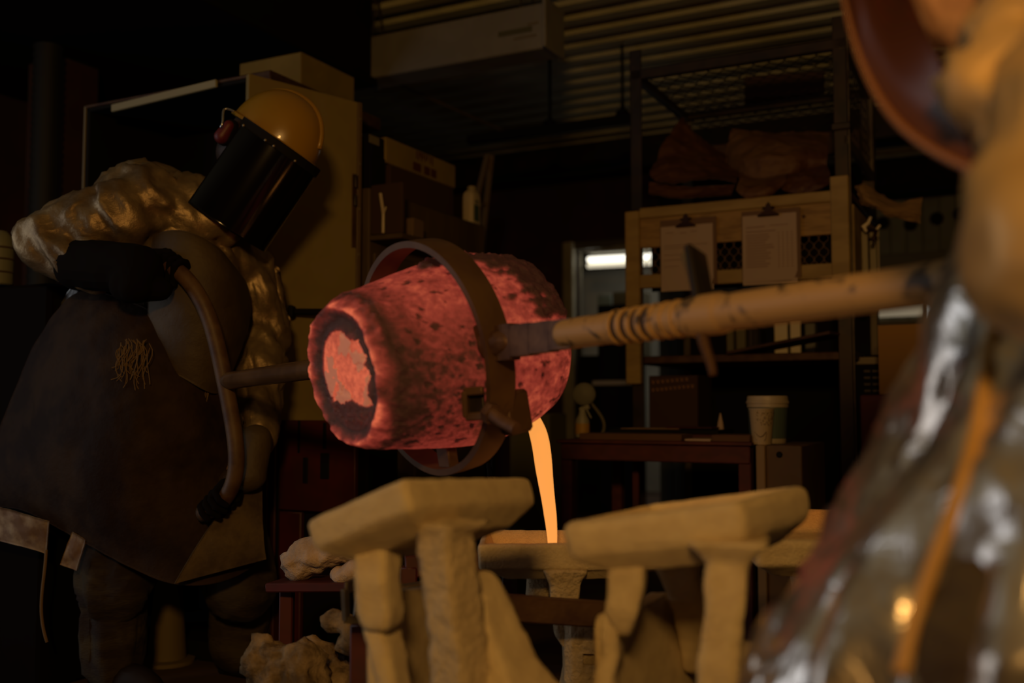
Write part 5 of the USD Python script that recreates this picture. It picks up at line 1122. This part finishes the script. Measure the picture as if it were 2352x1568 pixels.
# ---- foreground worker at the near end of the handle
E = .82
pf = thing("person", "foreground person in silver heat suit and amber face shield holding the near handle end", "person", A_([.50, .74, 0]))
ff = unit(A_([-.66, .62, -.42])); uu = unit(A_([-.22, .30, .93]) - (A_([-.22, .30, .93]) @ ff) * ff); ss_ = np.cross(uu, ff)
hc = at(2228, -222, .93)
hb, HP = head_bones(hc, ff, uu, ss_)
K = dict(neck=at(2480, 40, .86), upper=at(2640, 300, .86), chest=at(2690, 480, .86), waist=at(2680, 760, .85), pelvis=at(2640, 1050, .84), nsh=at(2600, 230, .75), nel=at(2560, 570, .71), fsh=at(2660, 260, 1.02), fel=at(2640, 480, 1.08))
h1 = hp(1.22); gA, wA = grip(h1, pv, A_([.5, -.1, .5]), .0235)
h2 = hp(1.12); gB, wB = grip(h2, pv, A_([.35, .3, .75]), .0235)
kA, kB = at(2330, 1560, .74), at(2560, 1540, 1.0)
fA, fB = A_([.40, .70, 0]), A_([.66, 1.02, 0])
hA, hB = at(2560, 1120, .78), at(2640, 1120, .93)
body = [((K['pelvis'], .12), (K['waist'], .115)), ((K['waist'], .115), (K['chest'], .125)), ((K['chest'], .12), (K['upper'], .10)), ((K['upper'], .09), (K['neck'], .055)), ((K['neck'], .055), (hc - uu * .07 - ff * .02, .055)),
        ((K['upper'], .085), (K['nsh'], .062)), ((K['nsh'], .058), (K['nel'], .042)), ((K['nel'], .042), (wA, .028)), ((K['upper'], .085), (K['fsh'], .062)), ((K['fsh'], .058), (K['fel'], .042)), ((K['fel'], .042), (wB, .028)),
        ((K['pelvis'], .11), (hA, .095)), ((K['pelvis'], .11), (hB, .095))] + leg_j(hA, kA, fA) + leg_j(hB, kB, fB)
body += [((a, r * .8), (b, q * .8)) for (a, r), (b, q) in gA + gB] + hb
obj("body", chain(body, .016, 6, seg=14), SKIN, pf, smooth=True)
for y in (-1, 1): obj("eye", sph(HP(.072, y * .032, -.002), .0125, 14), "/World/Looks/eye_white", pf, smooth=True)
obj("hair", chain([((HP(-.03, 0, .03), .090), (HP(-.05, 0, -.03), .074))], .014, 5), "/World/Looks/dark_hair", pf, smooth=True)
obj("hood", rough(chain([((at(2340, 190, .83), .044), (at(2500, 60, .84), .075)), ((at(2340, 190, .83), .044), (at(2460, 230, .80), .060)), ((at(2500, 60, .84), .075), (at(2560, -120, .96), .105)), ((at(2250, 215, .82), .024), (at(2400, 180, .82), .055)), ((at(2500, 60, .84), .07), (at(2600, 240, .85), .10))], .012, 5), .018, 22, 3, 71, True, (1, 1, 2)), BIB if False else mat("tan_hood", (.46, .30, .12), .6, .25, c2=(.36, .22, .085), scale=8), pf, smooth=True, label="tan cloth hood around the neck")
VISB = usdkit.material(stage, "/World/Looks/amber_visor", {"t": ("transparent_bsdf", {"color": (.42, .17, .06)}), "d": ("principled_bsdf", {"base_color": (.13, .042, .015), "roughness": .2}), "m": ("mix_closure", {"fac": .55})}, [("t.BSDF", "m.closure1"), ("d.BSDF", "m.closure2")], surface="m.closure")
rim = [(1935, -40, 1.00), (1962, 90, .97), (2000, 190, .94), (2065, 285, .90), (2150, 350, .86), (2250, 396, .82)]
r1 = [(1912, -190, 1.0), (1935, -90, .985), (1965, 10, .965), (2010, 75, .94), (2080, 130, .90), (2165, 160, .86)]
r2 = [(1900, -380, 1.0), (1915, -300, .99), (1940, -220, .97), (1975, -150, .945), (2020, -95, .91), (2075, -40, .875)]
vr = [rim, r1, r2]
fs = obj("face_shield", sheet(vr, 40, 60, .0, 5, .002, k=2), VISB, pf, smooth=True, label="amber see-through face shield")
obj("shield_rim", tube(curve([at(*p) for p in rim], 40), .0035, 8), mat("rim_brown", (.20, .085, .03), .4), fs, smooth=True)
def folds2(m, seed): return creases(creases(m, (-.30, -.05, -.95), .040, 11, seed, .16), (-.2, 0, -.97), .012, 34, seed + 1, .3)
def folds2_(m, seed): return rough(rough(m, .036, 9, 2, seed, True, (1.3, 1.3, .28)), .008, 26, 3, seed + 1, True, (1.3, 1.3, .5))
ct = chain([((at(2715, 420, .86), .150), (at(2715, 650, .85), .160)), ((at(2715, 650, .85), .160), (at(2705, 960, .84), .190)), ((at(2705, 960, .84), .190), (at(2635, 1260, .83), .210)), ((at(2635, 1260, .83), .210), (at(2455, 1600, .82), .212)), ((at(2455, 1600, .82), .212), (at(2330, 1880, .82), .215)), ((at(2660, 290, .86), .13), (at(2715, 420, .86), .15))], .014, 8)
obj("coat", folds2(ct, 81), ALU, pf, smooth=True, label="creased silver heat coat")
obj("sleeve", rough(chain([((at(2590, 190, .77), .085), (at(2535, 400, .73), .080)), ((at(2535, 400, .73), .080), (at(2495, 560, .705), .074)), ((at(2495, 560, .705), .070), (at(2640, 700, .74), .058))], .012, 6), .012, 11, 3, 91, True), mat("tan_foil_sleeve", (.50, .34, .14), .45, .35, c2=(.40, .26, .10), scale=5), pf, smooth=True, label="tan sleeve of the near arm")
obj("sleeve", rough(chain([((at(2660, 260, 1.02), .075), (K['fel'], .062)), ((K['fel'], .062), (wB + A_([.01, 0, .01]), .05))], .014, 6), .012, 14, 3, 95, True), ALU, pf, smooth=True)
for gb, w in ((gA, wA), (gB, wB)): obj("glove", chain(gb, .008, 4, seg=12), GLOVE, pf, smooth=True)
# piping seam down the coat: follow the coat's camera side
import trimesh.proximity as _px
cv = curve([at(2350, 610, .70), at(2292, 710, .68), at(2268, 830, .67), at(2240, 1000, .66), at(2190, 1170, .64), at(2130, 1330, .63), at(2080, 1500, .62), at(2062, 1566, .62)], 50)
from scipy.spatial import cKDTree
cmesh = folds2(ct, 81); 
lc, ri_, ti_ = cmesh.ray.intersects_location(np.repeat(CAM[None], len(cv), 0), (cv - CAM) / np.linalg.norm(cv - CAM, axis=1)[:, None], multiple_hits=False) if True else (None, None, None)
o_ = np.argsort(ri_); sp_ = lc[o_]
from scipy.ndimage import gaussian_filter1d
sp_ = gaussian_filter1d(sp_, 2, axis=0, mode="nearest") 
obj("seam_piping", tube(sp_, .0058, 10), mat("golden_piping", (.36, .20, .05), .5), pf, smooth=True, label="golden piping seam down the coat")
tr = []
for hip, kn, ft in ((hA, kA, fA), (hB, kB, fB)):
    tr += [((hip, .11), (kn, .085)), ((kn, .085), (ft + A_([0, 0, .30]), .075)), ((ft + A_([0, 0, .30]), .075), (ft + A_([0, 0, .09]), .075))]
obj("trousers", rough(chain(tr, .02, 6), .012, 12, 3, 99, True), PANT, pf, smooth=True)
for an in (fA, fB): boots(an, A_([-.8, .5, 0]), pf)

# ---------------------------------------------------------------- alike things carry one group
import re
GROUPS = {"shell_mold": "ceramic shell molds on the casting bed", "leather_hide": "leather hides in the rack's cage", "clipboard": "clipboards on the pine notice panel", "wool_lump": "sooty wool lumps left of the molds",
          "wool_blanket": "ceramic-wool pieces on the red ledge", "binder": "binders on the rack shelf", "white_card": "pale cards on the rack shelf"}
for p_ in stage.GetPrimAtPath("/World").GetChildren():
    g_ = GROUPS.get(re.sub(r"_\d{3}$", "", p_.GetName()))
    if g_: p_.SetCustomDataByKey("group", g_)
